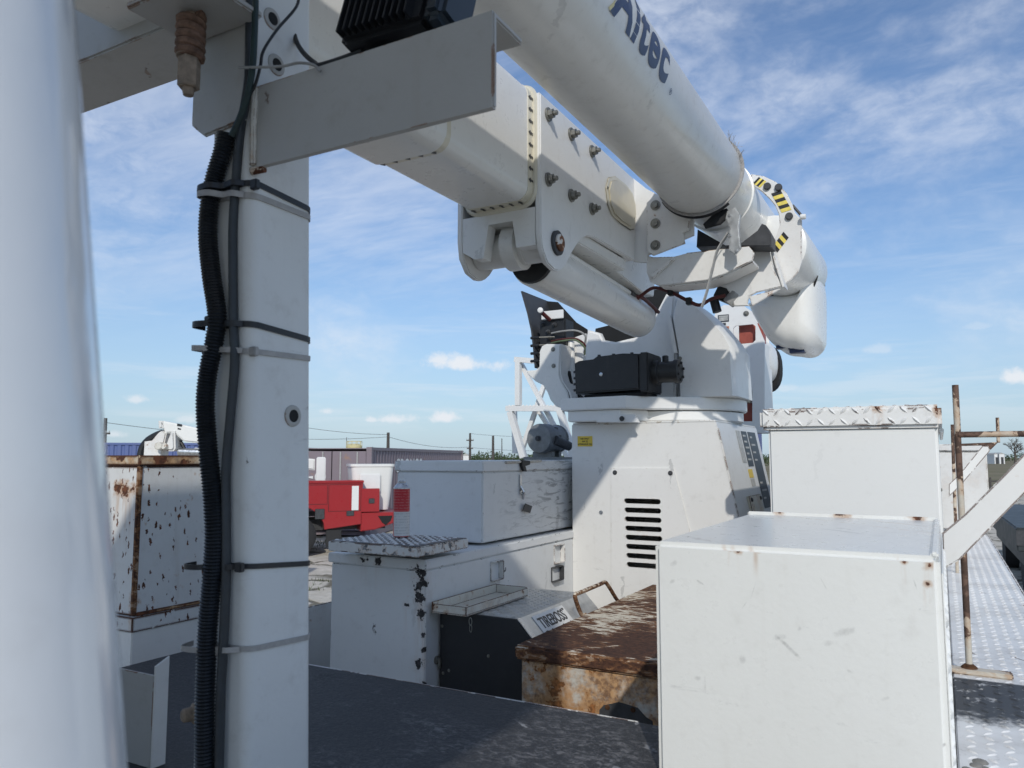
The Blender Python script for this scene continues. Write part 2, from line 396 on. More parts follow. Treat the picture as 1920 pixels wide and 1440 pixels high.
# ------------------------------------------------------------------ materials
M = {}
M['boom'] = paint('boom_paint', (0.78, 0.775, 0.74), rough=.30, dirt=.10, coat=.25, streak=.05, bump=.02)
M['boomdirty'] = paint('boom_paint_scratched', (0.76, 0.755, 0.72), rough=.34, dirt=.22, scuff=.22, coat=.15, bump=.03, streak=.1)
M['white'] = paint('white_paint', (0.77, 0.77, 0.75), rough=.38, dirt=.13, scuff=.10, bump=.04)
M['turret'] = paint('turret_paint', (0.79, 0.79, 0.77), rough=.36, dirt=.12, scuff=.16, bump=.03)
M['pedestal'] = paint('pedestal_paint', (0.77, 0.765, 0.74), rough=.42, dirt=.15, scuff=.34, bump=.04, edge=.2, edgecol=(.35, .28, .2))
M['post'] = paint('post_paint', (0.73, 0.745, 0.74), rough=.42, dirt=.18, scuff=.45, bump=.06, fleck=(24, .05, .16), chipcol=(.12, .11, .10))
M['postdirt_shade'] = paint('shaded_beam_paint', (0.43, 0.43, 0.415), rough=.5, dirt=.35, scuff=.2, bump=.06, edge=.35, edgecol=(.22, .12, .07),  # white paint greyed so the base colour carries deep shade, plus dirt
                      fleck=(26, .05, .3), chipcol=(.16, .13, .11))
M['nearbox'] = paint('near_box_paint', (0.76, 0.765, 0.735), rough=.30, dirt=.13, scuff=.34, bump=.04, coat=.3, streak=.06,
                     marks=[(lambda q: (q.x, q.z))(oy(px_, py_, 1.436)) + (an_, l_ * .8, w_ * .8, am_) for px_, py_, an_, l_, w_, am_ in
                            ((1478, 1213, -.72, .075, .010, .75), (1464, 1194, .3, .035, .016, .6), (1583, 1186, .35, .050, .022, .55), (1550, 1206, .2, .03, .014, .5), (1392, 1236, 1.2, .022, .018, .45), (1499, 1179, .9, .014, .010, .6),
                             (1262, 1057, .7, .022, .014, .5), (1261, 1090, .7, .020, .011, .6), (1311, 1091, -.5, .026, .006, .6), (1545, 1096, -1.1, .04, .003, .6), (1412, 1108, 1.25, .05, .002, .5), (1396, 1134, 1.0, .024, .003, .6), (1716, 1096, -1.3, .028, .003, .8), (1595, 1260, -.4, .018, .008, .6), (1660, 1310, .5, .02, .008, .5), (1322, 1280, 1.57, .05, .008, .4), (1308, 1272, 0, .02, .012, .45), (1770, 1400, .8, .010, .007, .95), (1725, 1142, .9, .010, .004, .9))],
                     spots=[((q_[0] * .8, 1.434 if q_[1] < 2 else 2.250, 2.3 - (2.3 - q_[2]) * .8), q_[3]) for q_ in ((-.612, 1.79, 2.08, .014), (-.43, 1.79, 2.094, .007), (-.41, 1.79, 2.09, .008), (-.37, 1.79, 2.094, .008), (-.03, 1.79, 2.08, .011), (-.035, 1.79, 2.045, .008), (-.075, 1.79, 2.087, .007), (-.30, 2.81, 2.108, .024), (-.08, 2.81, 2.108, .024), (-.5, 2.81, 2.108, .016))])
M['treadbox'] = paint('tread_box_paint', (0.77, 0.775, 0.755), rough=.36, dirt=.07, scuff=.06, bump=.03)
M['treadlid'] = paint('tread_lid_paint', (0.78, 0.78, 0.76), rough=.33, dirt=.2, bump=.03, edge=.30, edgerad=.012, spots=[((.012, 3.2, 2.47), .035), ((-.2, 3.2, 2.50), .03)])
M['longbox'] = paint('long_box_paint', (0.70, 0.715, 0.715), rough=.45, dirt=.14, scuff=.18, bump=.04, edge=.18, edgecol=(.05, .045, .04),
                     fleck=(11, .04, .34, (1, 1, .45)), chipcol=(.030, .027, .027), ring=.12,
                     spots=[((-1.735, 2.42, 1.87), .045), ((-1.74, 2.42, 1.82), .05), ((-1.735, 2.42, 1.77), .045), ((-1.728, 2.42, 1.71), .035), ((-1.716, 2.42, 1.64), .022), ((-1.72, 2.42, 1.58), .02), ((-1.74, 2.42, 1.53), .035), ((-1.80, 2.42, 1.74), .022), ((-1.716, 2.42, 1.46), .025), ((-2.0, 2.41, 1.90), .03), ((-1.93, 2.41, 1.90), .03)])
M['upperbox'] = paint('upper_box_paint', (0.72, 0.73, 0.725), rough=.42, dirt=.16, scuff=.30, bump=.04, edge=.16, edgecol=(.12, .07, .04),
                      smear=[((-1.74, 3.75, 2.08), .50, .55), ((-1.74, 3.25, 2.05), .25, .30)])
M['step'] = paint('step_paint', (0.68, 0.68, 0.66), rough=.5, dirt=.3, scuff=.3, chip=.55, chipcol=(.12, .125, .13), chipscale=34, edge=.45, bump=.05)
M['rustwhite'] = paint('chipped_paint', (0.68, 0.69, 0.685), rough=.5, dirt=.22, wash=.06, chip=.12, chipscale=26, edge=.95, edgerad=.012, streak=.2, bump=.06,
                       fleck=(56, .46, .30, (1, 1, .42)), spots=[((-2.47, 1.695, 2.19), .035), ((-2.51, 1.695, 2.19), .03), ((-2.43, 1.695, 2.19), .03), ((-2.40, 1.695, 1.82), .03)])
M['rustrim'] = paint('rusty_rim_paint', (0.58, 0.52, 0.40), rough=.6, dirt=.3, wash=.85, washlo=.36, chip=.92, chipscale=16, edge=1.0, edgerad=.012, bump=.08)
M['worn'] = paint('worn_white_paint', (0.72, 0.715, 0.69), rough=.48, dirt=.22, scuff=.15, wash=.12, chip=.20, chipscale=20, edge=.55, bump=.05)
M['rodpaint'] = paint('worn_rod_paint', (0.58, 0.54, 0.46), rough=.6, dirt=.35, wash=.35, chip=.86, chipcol=(.07, .042, .03), chipscale=9, bump=.08)
M['railpaint'] = paint('rail_paint', (0.76, 0.755, 0.73), rough=.42, dirt=.12, scuff=.12, chip=.16, chipscale=12, edge=.75, bump=.04)
M['bracket'] = paint('bracket_paint', (0.77, 0.765, 0.74), rough=.4, dirt=.2, scuff=.12, wash=.05, edge=.30, edgecol=(.16, .09, .05), edgerad=.003, bump=.04, chip=.13, chipscale=22)
M['orange_rust'] = paint('orange_stained_paint', (0.62, 0.62, 0.57), rough=.6, dirt=.5, wash=.95, washlo=.30, chip=.56, chipcol=(.16, .065, .02), chipscale=26, bump=.08, streak=.3,
                         spots=[((-1.12, 2.3, 1.56), .06), ((-1.115, 2.3, 1.50), .06), ((-1.0, 2.3, 1.5), .05)])
M['tray'] = paint('tray_paint', (0.66, 0.64, 0.57), rough=.55, dirt=.35, wash=.35, chip=.42, chipscale=22, edge=.9, bump=.07)
M['steel'] = simple('galvanised_bolt', (.24, .235, .21), .5, .75, .35, 60)
M['chrome'] = simple('plated_steel', (.55, .56, .57), .3, .9, .2, 40)
M['rustsolid'] = simple('brown_rust', (.085, .042, .022), .85, 0, .55, 45, .25, .2)
M['springrust'] = simple('spring_rust', (.17, .105, .075), .8, 0, .45, 70, .2, .2)
M['nutrust'] = simple('nut_rust', (.27, .215, .165), .75, 0, .3, 80, .2, .3)
M['black'] = simple('black_plastic', (.012, .013, .015), .5, 0, .3, 30, .05)
M['conduit'] = simple('conduit_plastic', (.010, .013, .017), .42, 0, .3, 50, .0)
M['cable'] = simple('cable_rubber', (.030, .036, .042), .5, 0, .3, 30, .04)
M['greencable'] = simple('green_cable', (.010, .030, .030), .5, 0, .3, 30, .04)
M['tie_black'] = simple('black_nylon', (.018, .020, .024), .45, 0, .25, 60, .02)
M['tie_white'] = simple('grey_nylon', (.36, .35, .34), .5, 0, .15, 60, .02)
M['gearbox'] = paint('gearbox_paint', (.018, .019, .021), rough=.45, dirt=.10, bump=.10, scuff=0, dirtcol=(.05, .05, .05))
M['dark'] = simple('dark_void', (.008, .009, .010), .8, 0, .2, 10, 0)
M['darkgrey'] = simple('dark_grey_steel', (.05, .052, .056), .55, .1, .35, 25, .06)
M['blackpanel'] = paint('black_panel', (.012, .014, .018), rough=.5, dirt=.10, scuff=0, bump=.05, dirtcol=(.10, .095, .09), streak=.03)
M['alu'] = simple('aluminium', (.56, .57, .57), .38, .85, .18, 24, .06)
M['lens'] = simple('yellowed_cover', (.60, .55, .42), .32, 0, .10, 9, .0, coat=.4)
M['lensrim'] = simple('yellowed_rim', (.66, .62, .50), .35, 0, .08, 12, .0, coat=.3)
M['navy'] = simple('navy_decal', (.020, .034, .085), .35, 0, .15, 20, 0)
M['gold'] = simple('gold_decal', (.50, .46, .24), .4, 0, .12, 20, 0)
M['yellow'] = simple('yellow_decal', (.72, .52, .06), .45, 0, .10, 30, 0)
M['hazy'] = simple('hazard_yellow', (.78, .63, .13), .4, 0, .12, 40, 0)
M['hazk'] = simple('hazard_black', (.02, .02, .022), .4, 0, .3, 40, 0)
M['decalblk'] = simple('decal_black', (.045, .055, .065), .5, 0, .5, 45, 0)
M['decalgry'] = simple('decal_grey', (.42, .42, .40), .5, 0, .35, 60, 0)
M['decalwht'] = simple('decal_white', (.74, .74, .72), .45, 0, .06, 60, 0)
M['decalred'] = simple('decal_orange', (.45, .14, .05), .45, 0, .15, 60, 0)
M['redpart'] = simple('red_part', (.33, .075, .05), .5, 0, .25, 14, .03)
M['hose_red'] = simple('red_hose', (.085, .016, .014), .5, 0, .3, 30, .02)
M['hose_grn'] = simple('green_hose', (.12, .16, .09), .5, 0, .2, 30, .02)
M['hose_gry'] = simple('grey_hose', (.30, .30, .29), .5, 0, .2, 30, .02)
M['strap'] = simple('grey_strap', (.34, .335, .32), .7, 0, .18, 60, .1)
M['fibre'] = simple('frayed_fibre', (.35, .34, .33), .8, 0, .2, 90, .1)
M['motor'] = simple('grey_motor', (.20, .21, .215), .5, .2, .2, 30, .06)
M['putty'] = simple('grey_putty', (.20, .195, .18), .8, 0, .2, 60, .3)
M['gloss'] = paint('glossy_white', (.80, .81, .82), rough=.12, dirt=.10, bump=.015, coat=.6)
M['tyre'] = simple('tyre_rubber', (.022, .022, .023), .8, 0, .3, 30, .15)
M['rim'] = simple('wheel_steel', (.30, .29, .27), .5, .4, .3, 20, .05)
M['redpaint'] = paint('red_truck_paint', (.33, .016, .020), rough=.32, dirt=.08, bump=.02, coat=.4, dirtcol=(.2, .05, .04))
M['glass'] = simple('dark_glass', (.02, .025, .03), .08, 0, .1, 5, 0)
M['wood'] = simple('pole_wood', (.075, .066, .06), .85, 0, .3, 12, .1)
M['wire'] = simple('power_wire', (.10, .11, .12), .7, 0, .1, 5, 0)
M['tank'] = simple('yellow_tank', (.62, .55, .30), .6, 0, .15, 4, 0)
M['blue'] = paint('blue_container', (.085, .125, .30), rough=.5, dirt=.25, bump=.02, dirtcol=(.14, .13, .14))
M['navyblue'] = paint('dark_blue_container', (.055, .08, .20), rough=.5, dirt=.25, bump=.02, dirtcol=(.1, .1, .12))
M['mauve'] = paint('mauve_container', (.23, .19, .215), rough=.55, dirt=.35, bump=.02, dirtcol=(.19, .15, .13), chip=.15, chipscale=2.0, chipcol=(.14, .06, .03))
M['shedwhite'] = simple('shed_white', (.75, .75, .74), .6, 0, .06, 2, 0)
M['trailer'] = simple('trailer_dark', (.030, .038, .040), .5, 0, .3, 6, .05)
M['bark'] = simple('bark', (.10, .085, .07), .9, 0, .3, 8, .1)

def leafmat(name, col):
    m, t, b = newmat(name); p = t.pos(); n = t.noise(p, 1.3, 3)
    t.put(b.inputs['Base Color'], t.mix(t.lin(n, .3, .7), tuple(c * .6 for c in col), tuple(c * 1.35 for c in col))); b.inputs['Roughness'].default_value = .65
    return m
M['leaf'] = leafmat('foliage', (.055, .085, .030)); M['grass'] = leafmat('weed_grass', (.085, .105, .040))

# deck: black sprayed-on liner, dusty and scuffed
m, t, b = newmat('deck_liner'); p = t.pos()
n1 = t.noise(p, 3.2, 6, .66, .4); n2 = t.noise(t.scl(p, (1, 1.5, 1), rot=(0, 0, .5)), 46, 7, .80, .6); n3 = t.noise(p, 150, 3, .7)
dx_ = t.xyz(p)
side = t.step(dx_[0], -1.5, -.65, -.08, .14)
sm = t.m('MULTIPLY', t.step(t.m('ADD', n1, side), .50, .74), t.step(n2, .46, .64))
bc = t.mix(t.m('MULTIPLY', sm, .70), t.mix(t.step(n3, .4, .7), (.026, .027, .030), (.044, .045, .049)), (.25, .245, .25))
f1 = flecks(t, p, 11, .05, .16, (1, 2, 1)); bc = t.mix(t.m('MULTIPLY', f1, .5), bc, (.45, .45, .46))
dk = t.noise(t.scl(p, 1, loc=(2, 5, 0)), 5, 4, .6); bc = t.mix(t.step(dk, .64, .74, 0, .8), bc, (.010, .010, .010))
t.put(b.inputs['Base Color'], bc); t.put(b.inputs['Roughness'], t.lin(n3, .3, .7, .5, .8))
bn = t.new('ShaderNodeBump'); bn.inputs['Strength'].default_value = .8; bn.inputs['Distance'].default_value = .004
t.put(bn.inputs['Height'], t.m('ADD', n3, t.m('MULTIPLY', t.noise(p, 60, 3, .6), .8))); t.put(b.inputs['Normal'], bn.outputs[0]); M['deck'] = m

# walkway: white diamond plate, one strip painted black and wearing through
m, t, b = newmat('walkway_paint'); p = t.pos(); X = t.xyz(p)
wob = t.m('MULTIPLY', t.m('SUBTRACT', t.noise(p, 12, 5, .7), .5), .30)
yy = t.m('ADD', X[1], wob)
blk = t.m('MULTIPLY', t.step(X[1], 2.455, 2.44), t.step(yy, 2.06, 2.14))
wear = t.step(t.noise(p, 26, 6, .72), .54, .64)
blk = t.m('MULTIPLY', blk, t.m('SUBTRACT', 1.0, t.m('MULTIPLY', wear, .55)))
n1 = t.noise(p, 5, 5, .65); n2 = t.noise(p, 40, 5, .65)
wc = t.mix(t.step(n1, .4, .75, 0, .45), (.72, .725, .72), (.36, .34, .31)); wc = t.mix(t.step(n2, .58, .72, 0, .5), wc, (.25, .24, .23))
fr = flecks(t, p, 10, .07, .22, (3, 1, 1)); wc = t.mix(t.m('MULTIPLY', fr, .8), wc, (.10, .06, .04))
t.put(b.inputs['Base Color'], t.mix(blk, wc, (.040, .044, .050))); t.put(b.inputs['Roughness'], t.mix(blk, (.42,) * 3, (.55,) * 3)); M['walk'] = m

# step tread: dark grey showing through white paint
M['steptop'] = paint('step_tread_paint', (.085, .09, .095), rough=.5, dirt=.3, bump=.06, chip=.74, chipcol=(.33, .335, .33), chipscale=44, dirtcol=(.2, .2, .2))
M['steplug'] = paint('step_lug_paint', (.70, .70, .69), rough=.4, dirt=.2, bump=.03)

# rusty lid: brown rust with streaks of the old cream paint left
m, t, b = newmat('rusty_lid'); p = t.pos()
n1 = t.noise(t.scl(p, (1.0, 2.6, 2.6), rot=(0, 0, .25)), 16, 8, .72, .6); n0 = t.noise(p, 3.0, 3, .5); nf = t.noise(p, 70, 4, .65)
v = t.m('ADD', n1, t.m('MULTIPLY', t.m('SUBTRACT', n0, .5), .75))
rc = t.mix(t.step(nf, .35, .65), (.050, .026, .019), (.105, .048, .028)); rc = t.mix(t.step(v, .49, .575, 0, .8), rc, (.24, .115, .05))
rc = t.mix(t.m('MULTIPLY', t.step(v, .575, .62), t.step(t.xyz(t.new('ShaderNodeNewGeometry').outputs['Normal'])[2], .3, .8, .22, 1.0)), rc, (.66, .60, .48))
t.put(b.inputs['Base Color'], rc); b.inputs['Roughness'].default_value = .8; b.inputs['Specular IOR Level'].default_value = .25
bn = t.new('ShaderNodeBump'); bn.inputs['Strength'].default_value = .5; bn.inputs['Distance'].default_value = .004
t.put(bn.inputs['Height'], t.m('ADD', v, t.m('MULTIPLY', nf, .6))); t.put(b.inputs['Normal'], bn.outputs[0]); M['rustlid'] = m

# ground: pale broken limestone slabs with dirt in the joints, tan field beyond
m, t, b = newmat('limestone_yard'); p = t.pos(); X = t.xyz(p)
dist = t.vm('LENGTH', p)
n0 = t.noise(p, .35, 5, .6); n1 = t.noise(p, 2.4, 7, .68); n2 = t.noise(p, 12, 5, .65)
vv = t.voro(t.vm('ADD', p, t.comb(t.m('MULTIPLY', n1, .7), t.m('MULTIPLY', n1, -.6), 0.0)), .85, 'DISTANCE_TO_EDGE')
cr = t.step(vv.outputs['Distance'], .055, .01)
gc = t.mix(t.lin(n1, .3, .7), (.46, .42, .345), (.66, .62, .54)); gc = t.mix(t.step(n2, .5, .75, 0, .35), gc, (.22, .19, .15))
gc = t.mix(t.m('MULTIPLY', cr, .85), gc, (.115, .105, .07)); gc = t.mix(t.step(n0, .56, .68, 0, .55), gc, (.16, .15, .085))
fld = t.mix(t.lin(t.noise(t.scl(p, (.02, .1, .1), rot=(0, 0, YAW)), 1, 4, .6), .35, .65), (.26, .22, .15), (.17, .155, .085))
gc = t.mix(t.step(dist, 55, 75), gc, fld)
t.put(b.inputs['Base Color'], gc); b.inputs['Roughness'].default_value = .9; b.inputs['Specular IOR Level'].default_value = .2
bn = t.new('ShaderNodeBump'); bn.inputs['Strength'].default_value = .8; bn.inputs['Distance'].default_value = .05
t.put(bn.inputs['Height'], t.m('SUBTRACT', t.m('ADD', n1, t.m('MULTIPLY', n2, .4)), t.m('MULTIPLY', cr, .9))); t.put(b.inputs['Normal'], bn.outputs[0]); M['ground'] = m

# spray can print
m, t, b = newmat('can_print'); p = t.pos(); X = t.xyz(p)
zc = t.m('SUBTRACT', X[2], 1.977)
red = t.m('MAXIMUM', t.m('GREATER_THAN', zc, .105), t.m('MAXIMUM', t.m('LESS_THAN', zc, .009), t.m('LESS_THAN', t.m('ADD', t.m('MULTIPLY', X[0], .8), t.m('MULTIPLY', X[1], .6)), -1.912 * .8 + 2.53 * .6 - .0295)))
ln = t.m('FRACT', t.m('MULTIPLY', zc, 90.0)); brk = t.noise(t.scl(p, (120, 120, 150)), 1, 2, .5)
lines = t.m('MULTIPLY', t.m('GREATER_THAN', ln, .55), t.m('GREATER_THAN', brk, .45))
bc = t.mix(red, t.mix(t.m('MULTIPLY', lines, .22), (.66, .65, .63), (.15, .15, .16)), t.mix(t.m('MULTIPLY', lines, .28), (.52, .028, .038), (.66, .30, .30)))
t.put(b.inputs['Base Color'], bc); b.inputs['Roughness'].default_value = .35; M['can'] = m

# ------------------------------------------------------------------ the setting
b = B(); N = 24
g = [[b.bm.verts.new((-2500 + 5000 * i / N, -2500 + 5000 * j / N, 0)) for j in range(N + 1)] for i in range(N + 1)]
for i in range(N):
    for j in range(N): b.bm.faces.new([g[i][j], g[i + 1][j], g[i + 1][j + 1], g[i][j + 1]])
structure(b.obj('ground', M['ground'], smooth=0))

DECK = 1.71
bed = thing('truck_bed', 'utility truck bed with black deck, diamond plate walkway and white sides', 'truck bed', (-1.0, 3.0, 0))
b = B(); b.box(-2.05, -.0, .02, 1.70, 1.62, DECK, .004); b.obj('deck', M['deck'], bed)
b = B(); b.box(-.50, -.0, 1.707, 3.19, 1.62, DECK, .002); b.obj('deck', M['deck'], bed)
b = B(); b.box(.002, .285, .02, 7.4, 1.64, DECK, .003); wk = b.obj('walkway', M['walk'], bed)
b = B(); lugs(b, (.012, 1.2, DECK), (1, 0, 0), (0, 1, 0), .27, 5.75, .0336, .03, .0085, .0026); b.obj('tread_pattern', M['walk'], wk, kind='stuff', smooth=0)
b = B(); b.box(-2.62, .283, 1.702, 7.4, 1.20, 1.25, .002); b.obj('floor', M['darkgrey'], bed)
b = B(); b.box(-.002, .0, 1.702, 7.4, 1.252, 1.705); b.obj('walkway_riser', M['worn'], bed)
b = B(); b.box(.2872, .297, .02, 7.4, .95, 1.705, .002); b.obj('side_skirt', M['worn'], bed)
b = B(); b.box(-2.63, -2.622, .02, 7.4, .95, 1.60, .002); b.obj('side_skirt', M['worn'], bed)
# pale bare edge strip along the deck front
b = B(); b.box(-2.05, -.62, 1.7005, 1.706, 1.66, 1.7095, .001); b.obj('deck_edge', M['worn'], bed)
for y in (1.3, 2.6, 6.6):
    for x in (-2.30, -.05):
        b = B(); b.lathe([(-.14, .30), (-.15, .46), (-.11, .52), (.11, .52), (.15, .46), (.14, .30)], (x, y, .52), (1, 0, 0), 28); wh = b.obj('wheel', M['tyre'], bed)
        b = B(); b.lathe([(-.155, .05), (-.145, .10), (-.12, .29), (.12, .29), (.145, .1), (.155, .05)], (x, y, .52), (1, 0, 0), 24); b.obj('rim', M['rim'], wh)
for x in (-1.75, -.6):
    b = B(); b.box(x, x + .09, .1, 7.3, .62, 1.198, .004); b.obj('chassis_rail', M['darkgrey'], bed)
# dried sealant lump at the foot of the near box
b = B()
for k in range(26):
    a = random.uniform(0, 6.28); q = random.uniform(0, 1) ** .5
    c = Vector((.037 + .026 * q * math.cos(a), 1.70 + .13 * q * math.sin(a), DECK)); r = random.uniform(.006, .013)
    b.lathe([(-.001, r * 1.25), (r * .25, r), (r * .42, r * .55), (r * .48, .0005)], c, (0, 0, 1), 9)
tag(b.obj('sealant_patch', M['putty']), 'lumpy grey dried sealant on the walkway at the near box foot', 'sealant')

# ------------------------------------------------------------------ near right box
nb = thing('storage_box', 'white steel box with rust at its corners beside the diamond plate walkway', 'storage box', (-.25, 1.85, DECK), None)
x0, x1, y0, y1, z1 = -.4864, -.008, 1.436, 2.252, 2.14
b = B(); b.box(x0, x1, y0, y1, DECK + .0005, z1, .010, 3); b.obj('body', M['nearbox'], nb)
b = B()                                                     # raised lips round the flat top
b.box(x0 + .004, x1 - .004, y1 - .014, y1 - .002, z1 - .004, z1 + .008, .003)
b.box(x1 - .014, x1 - .002, y0 + .01, y1 - .016, z1 - .004, z1 + .006, .003)
b.obj('lip', M['nearbox'], nb)
b = B(); b.box(x1 + .0005, x1 + .003, y0 + .03, y1 - .02, DECK + .03, z1 - .03, .001)
pn = b.obj('side_panel', M['treadbox'], nb)
b = B(); lugs(b, (x1 + .003, y0 + .04, DECK + .04), (0, 1, 0), (0, 0, 1), .74, .35, .037, .038, .011, .005); b.obj('tread_pattern', M['treadbox'], pn, kind='stuff', smooth=0)

# ------------------------------------------------------------------ tread-lid box behind it
tb = thing('storage_box', 'tall white box with a diamond plate lid standing behind the lower rust-cornered box', 'storage box', (-.3, 3.9, DECK))
x0, x1, y0, y1 = -.604, -.004, 3.22, 4.75
b = B(); b.box(x0, x1, y0, y1, DECK + .0005, 2.415, .010, 3); b.obj('body', M['treadbox'], tb)
b = B(); b.box(x0 - .028, x1 + .015, y0 - .022, y1 + .02, 2.408, 2.492, .013, 4); ld = b.obj('lid', M['treadlid'], tb)
b = B()
lugs(b, (x0 - .022, y0 - .0222, 2.415), (1, 0, 0), (0, 0, 1), .64, .082, .041, .040, .013, .0055)
lugs(b, (x0 - .01, y0 - .005, 2.4922), (1, 0, 0), (0, 1, 0), .6, 1.5, .041, .040, .013, .004)
b.obj('tread_pattern', M['treadlid'], ld, kind='stuff', smooth=40)
b = B(); b.cyl((x1 + .012, y0 + .0, 2.398), (x1 + .012, y1, 2.398), .0075, seg=10); b.obj('hinge', M['chrome'], tb)
for q in range(3):
    b = B(); b.bolt((x1, y0 + .05, 2.18 - q * .17), (1, 0, 0), .007, .005, .006, False); b.obj('rivet', M['steel'], tb)

# far white box at the end of the walkway
fb = thing('storage_box', 'white box with flat lid standing far along the walkway by the hand rails', 'storage box', (.1, 7.2, DECK))
b = B(); b.box(-.55, .312, 6.95, 7.40, DECK + .03, 2.345, .008); b.obj('body', M['worn'], fb)
b = B(); b.box(-.56, .322, 6.93, 7.41, 2.347, 2.40, .006); b.obj('lid', M['worn'], fb)
for q in (-.5, .22):
    b = B(); b.box(q, q + .05, 6.97, 7.38, DECK, DECK + .031, 0); b.obj('foot', M['darkgrey'], fb)
# mid-right narrow box behind the tread box (white, along the walkway)
mb = thing('storage_box', 'narrow white locker between the diamond lid box and the far lidded box', 'storage box', (-.3, 5.7, DECK))
b = B(); b.box(-.60, -.02, 4.85, 6.60, DECK + .0005, 2.33, .008); b.obj('body', M['worn'], mb)
b = B(); b.box(-.61, -.01, 4.84, 6.61, 2.332, 2.37, .006); b.obj('lid', M['worn'], mb)
b = B(); b.box(-.0195, -.012, 5.0, 5.04, 2.12, 2.2, .002); b.obj('latch', M['chrome'], mb)

# ------------------------------------------------------------------ rails on the walkway
def flat_bar(pts, vec): return B().prism(pts, vec, .003)
rk = thing('hand_rail', 'rusty rod and peeling white flat bar rail rising from a foot plate on the walkway', 'rail', oz(1818, 1262, DECK))
fp = oz(1818, 1262, DECK); top = oy(1791, 722, fp.y + .02)
b = B(); b.cyl(fp, Vector((top.x, top.y, top.z)), .0085, seg=12); b.obj('upright', M['rodpaint'], rk)
b = B(); a = oz(1788, 1262, DECK); b.box(fp.x - .055, fp.x + .10, fp.y - .03, fp.y + .012, DECK + .0005, DECK + .014, .003); b.obj('foot_plate', M['rodpaint'], rk)
b = B(); b.lathe([(0, .022), (.006, .018), (.012, .010)], fp + Vector((0, 0, .013)), (0, 0, 1), 12); b.obj('weld', M['rustsolid'], rk)
j = oy(1797, 815, fp.y + .012)
b = B(); b.cyl(j, j + Vector((.42, .0, 0)), .0085, seg=12); b.obj('crossbar', M['rodpaint'], rk)
yb = 2.44
pts = [oy(q[0], q[1], yb) for q in ((1766, 1000), (1808, 965), (1885, 888), (1935, 835), (1990, 780), (1990, 858), (1935, 912), (1868, 980), (1800, 1050), (1768, 1068))]
b = flat_bar(pts, (0, .012, 0)); b.obj('flat_bar', M['railpaint'], rk)

rk2 = thing('hand_rail', 'farther rail of thin rods and a short peeling flat bar beside the lidded box', 'rail', oz(1800, 1030, DECK))
yb = 4.6
pts = [oy(q[0], q[1], yb) for q in ((1779, 908), (1800, 888), (1842, 836), (1854, 836), (1856, 846), (1800, 912), (1779, 932))]
b = flat_bar(pts, (0, .012, 0)); b.obj('flat_bar', M['railpaint'], rk2)
pts = [oy(q[0], q[1], yb + .02) for q in ((1797, 832), (1872, 829), (1858, 843), (1842, 835), (1797, 836))]
b = flat_bar(pts, (0, .10, 0)); b.obj('gusset', M['rodpaint'], rk2)
b = B(); b.cyl(oy(1870, 783, yb + .03), oy(1872, 830, yb + .03), .008, seg=10); b.obj('upright', M['rodpaint'], rk2)
f2 = Vector((oy(1786, 905, yb).x, yb + .02, DECK)); b = B(); b.cyl(f2, oy(1785.5, 796, yb + .02), .008, seg=10); b.obj('upright', M['rodpaint'], rk2)

# ------------------------------------------------------------------ long lower box, upper box, step, can
lb = thing('tool_box', 'long low white tool box with a big black paint chip down its corner', 'tool box', (-1.95, 3.2, 1.25))
x0, x1, y0, y1, zt = -2.177, -1.712, 2.42, 5.2, 1.915
b = B(); b.box(x0, x1, y0, y1, 1.2502, zt - .04, .004); b.obj('body', M['longbox'], lb)
b = B(); b.box(x0 - .012, x1 + .006, y0 - .010, y1, zt - .038, zt, .004); b.obj('lid', M['longbox'], lb)
def pull(px0, px1, py0, py1, X, par, mat):
    a = ox(px0, py0, X); c = ox(px1, py1, X); ya, yb_ = a.y, c.y; za, zb = a.z, c.z
    b = B(); b.box(X + .0005, X + .022, ya, yb_ + .012, za - .004, za, .001).box(X + .0005, X + .022, ya, yb_ + .012, zb, zb + .004, .001)
    b.box(X + .0005, X + .005, ya, ya + .006, zb + .0045, za - .0045).box(X + .0005, X + .026, yb_ + .004, yb_ + .009, zb + .0045, za - .0045, .001)
    return b.obj('hinge_bracket', mat, par)
pull(919, 934, 1053, 1086, x1, lb, M['worn']); pull(1038, 1050, 1022, 1054, x1, lb, M['worn']); pull(1033, 1048, 1064, 1087, x1, lb, M['darkgrey'])
c = ox(818, 1237, x1); b = B(); b.lathe([(0, .016), (.006, .016), (.010, .009), (.014, .009)], c, (1, 0, 0), 14).box(x1 + .012, x1 + .020, c.y - .006, c.y + .006, c.z - .03, c.z + .01, .002)
b.obj('latch', M['steel'], lb)

ub = thing('tool_box', 'grey-white lidded tool box stacked on the long low box, scuffed side with hasp', 'tool box', (-1.97, 3.9, zt))
ux0, ux1, uy0, uy1 = -2.225, -1.757, 2.905, 4.9
b = B(); b.box(ux0, ux1, uy0, uy1, zt + .012, 2.235, .006); b.obj('body', M['upperbox'], ub)
b = B(); b.box(ux0 - .008, ux1 + .008, uy0 - .010, uy1 + .008, 2.236, 2.283, .004); b.obj('lid', M['upperbox'], ub)
b = B()
for yy in (uy0 + .12, uy1 - .3): b.box(ux0 + .03, ux1 - .05, yy, yy + .08, zt + .0005, zt + .0125)
b.obj('runner', M['dark'], ub)
hx = ux1 + .0005
c = ox(975, 890, hx); d = ox(981, 934, hx)
b = B(); b.box(hx, hx + .007, c.y - .012, c.y + .012, d.z + .02, c.z, .002); b.tube([(hx + .004, c.y, d.z + .06), (hx + .02, c.y + .004, d.z + .03), (hx + .012, c.y + .01, d.z), (hx + .006, c.y + .012, d.z + .03)], .006, 8)
b.obj('hasp', M['chrome'], ub)
pts = [ox(q[0], q[1], hx + .012) for q in ((984, 944), (997, 949), (993, 962), (979, 957))]
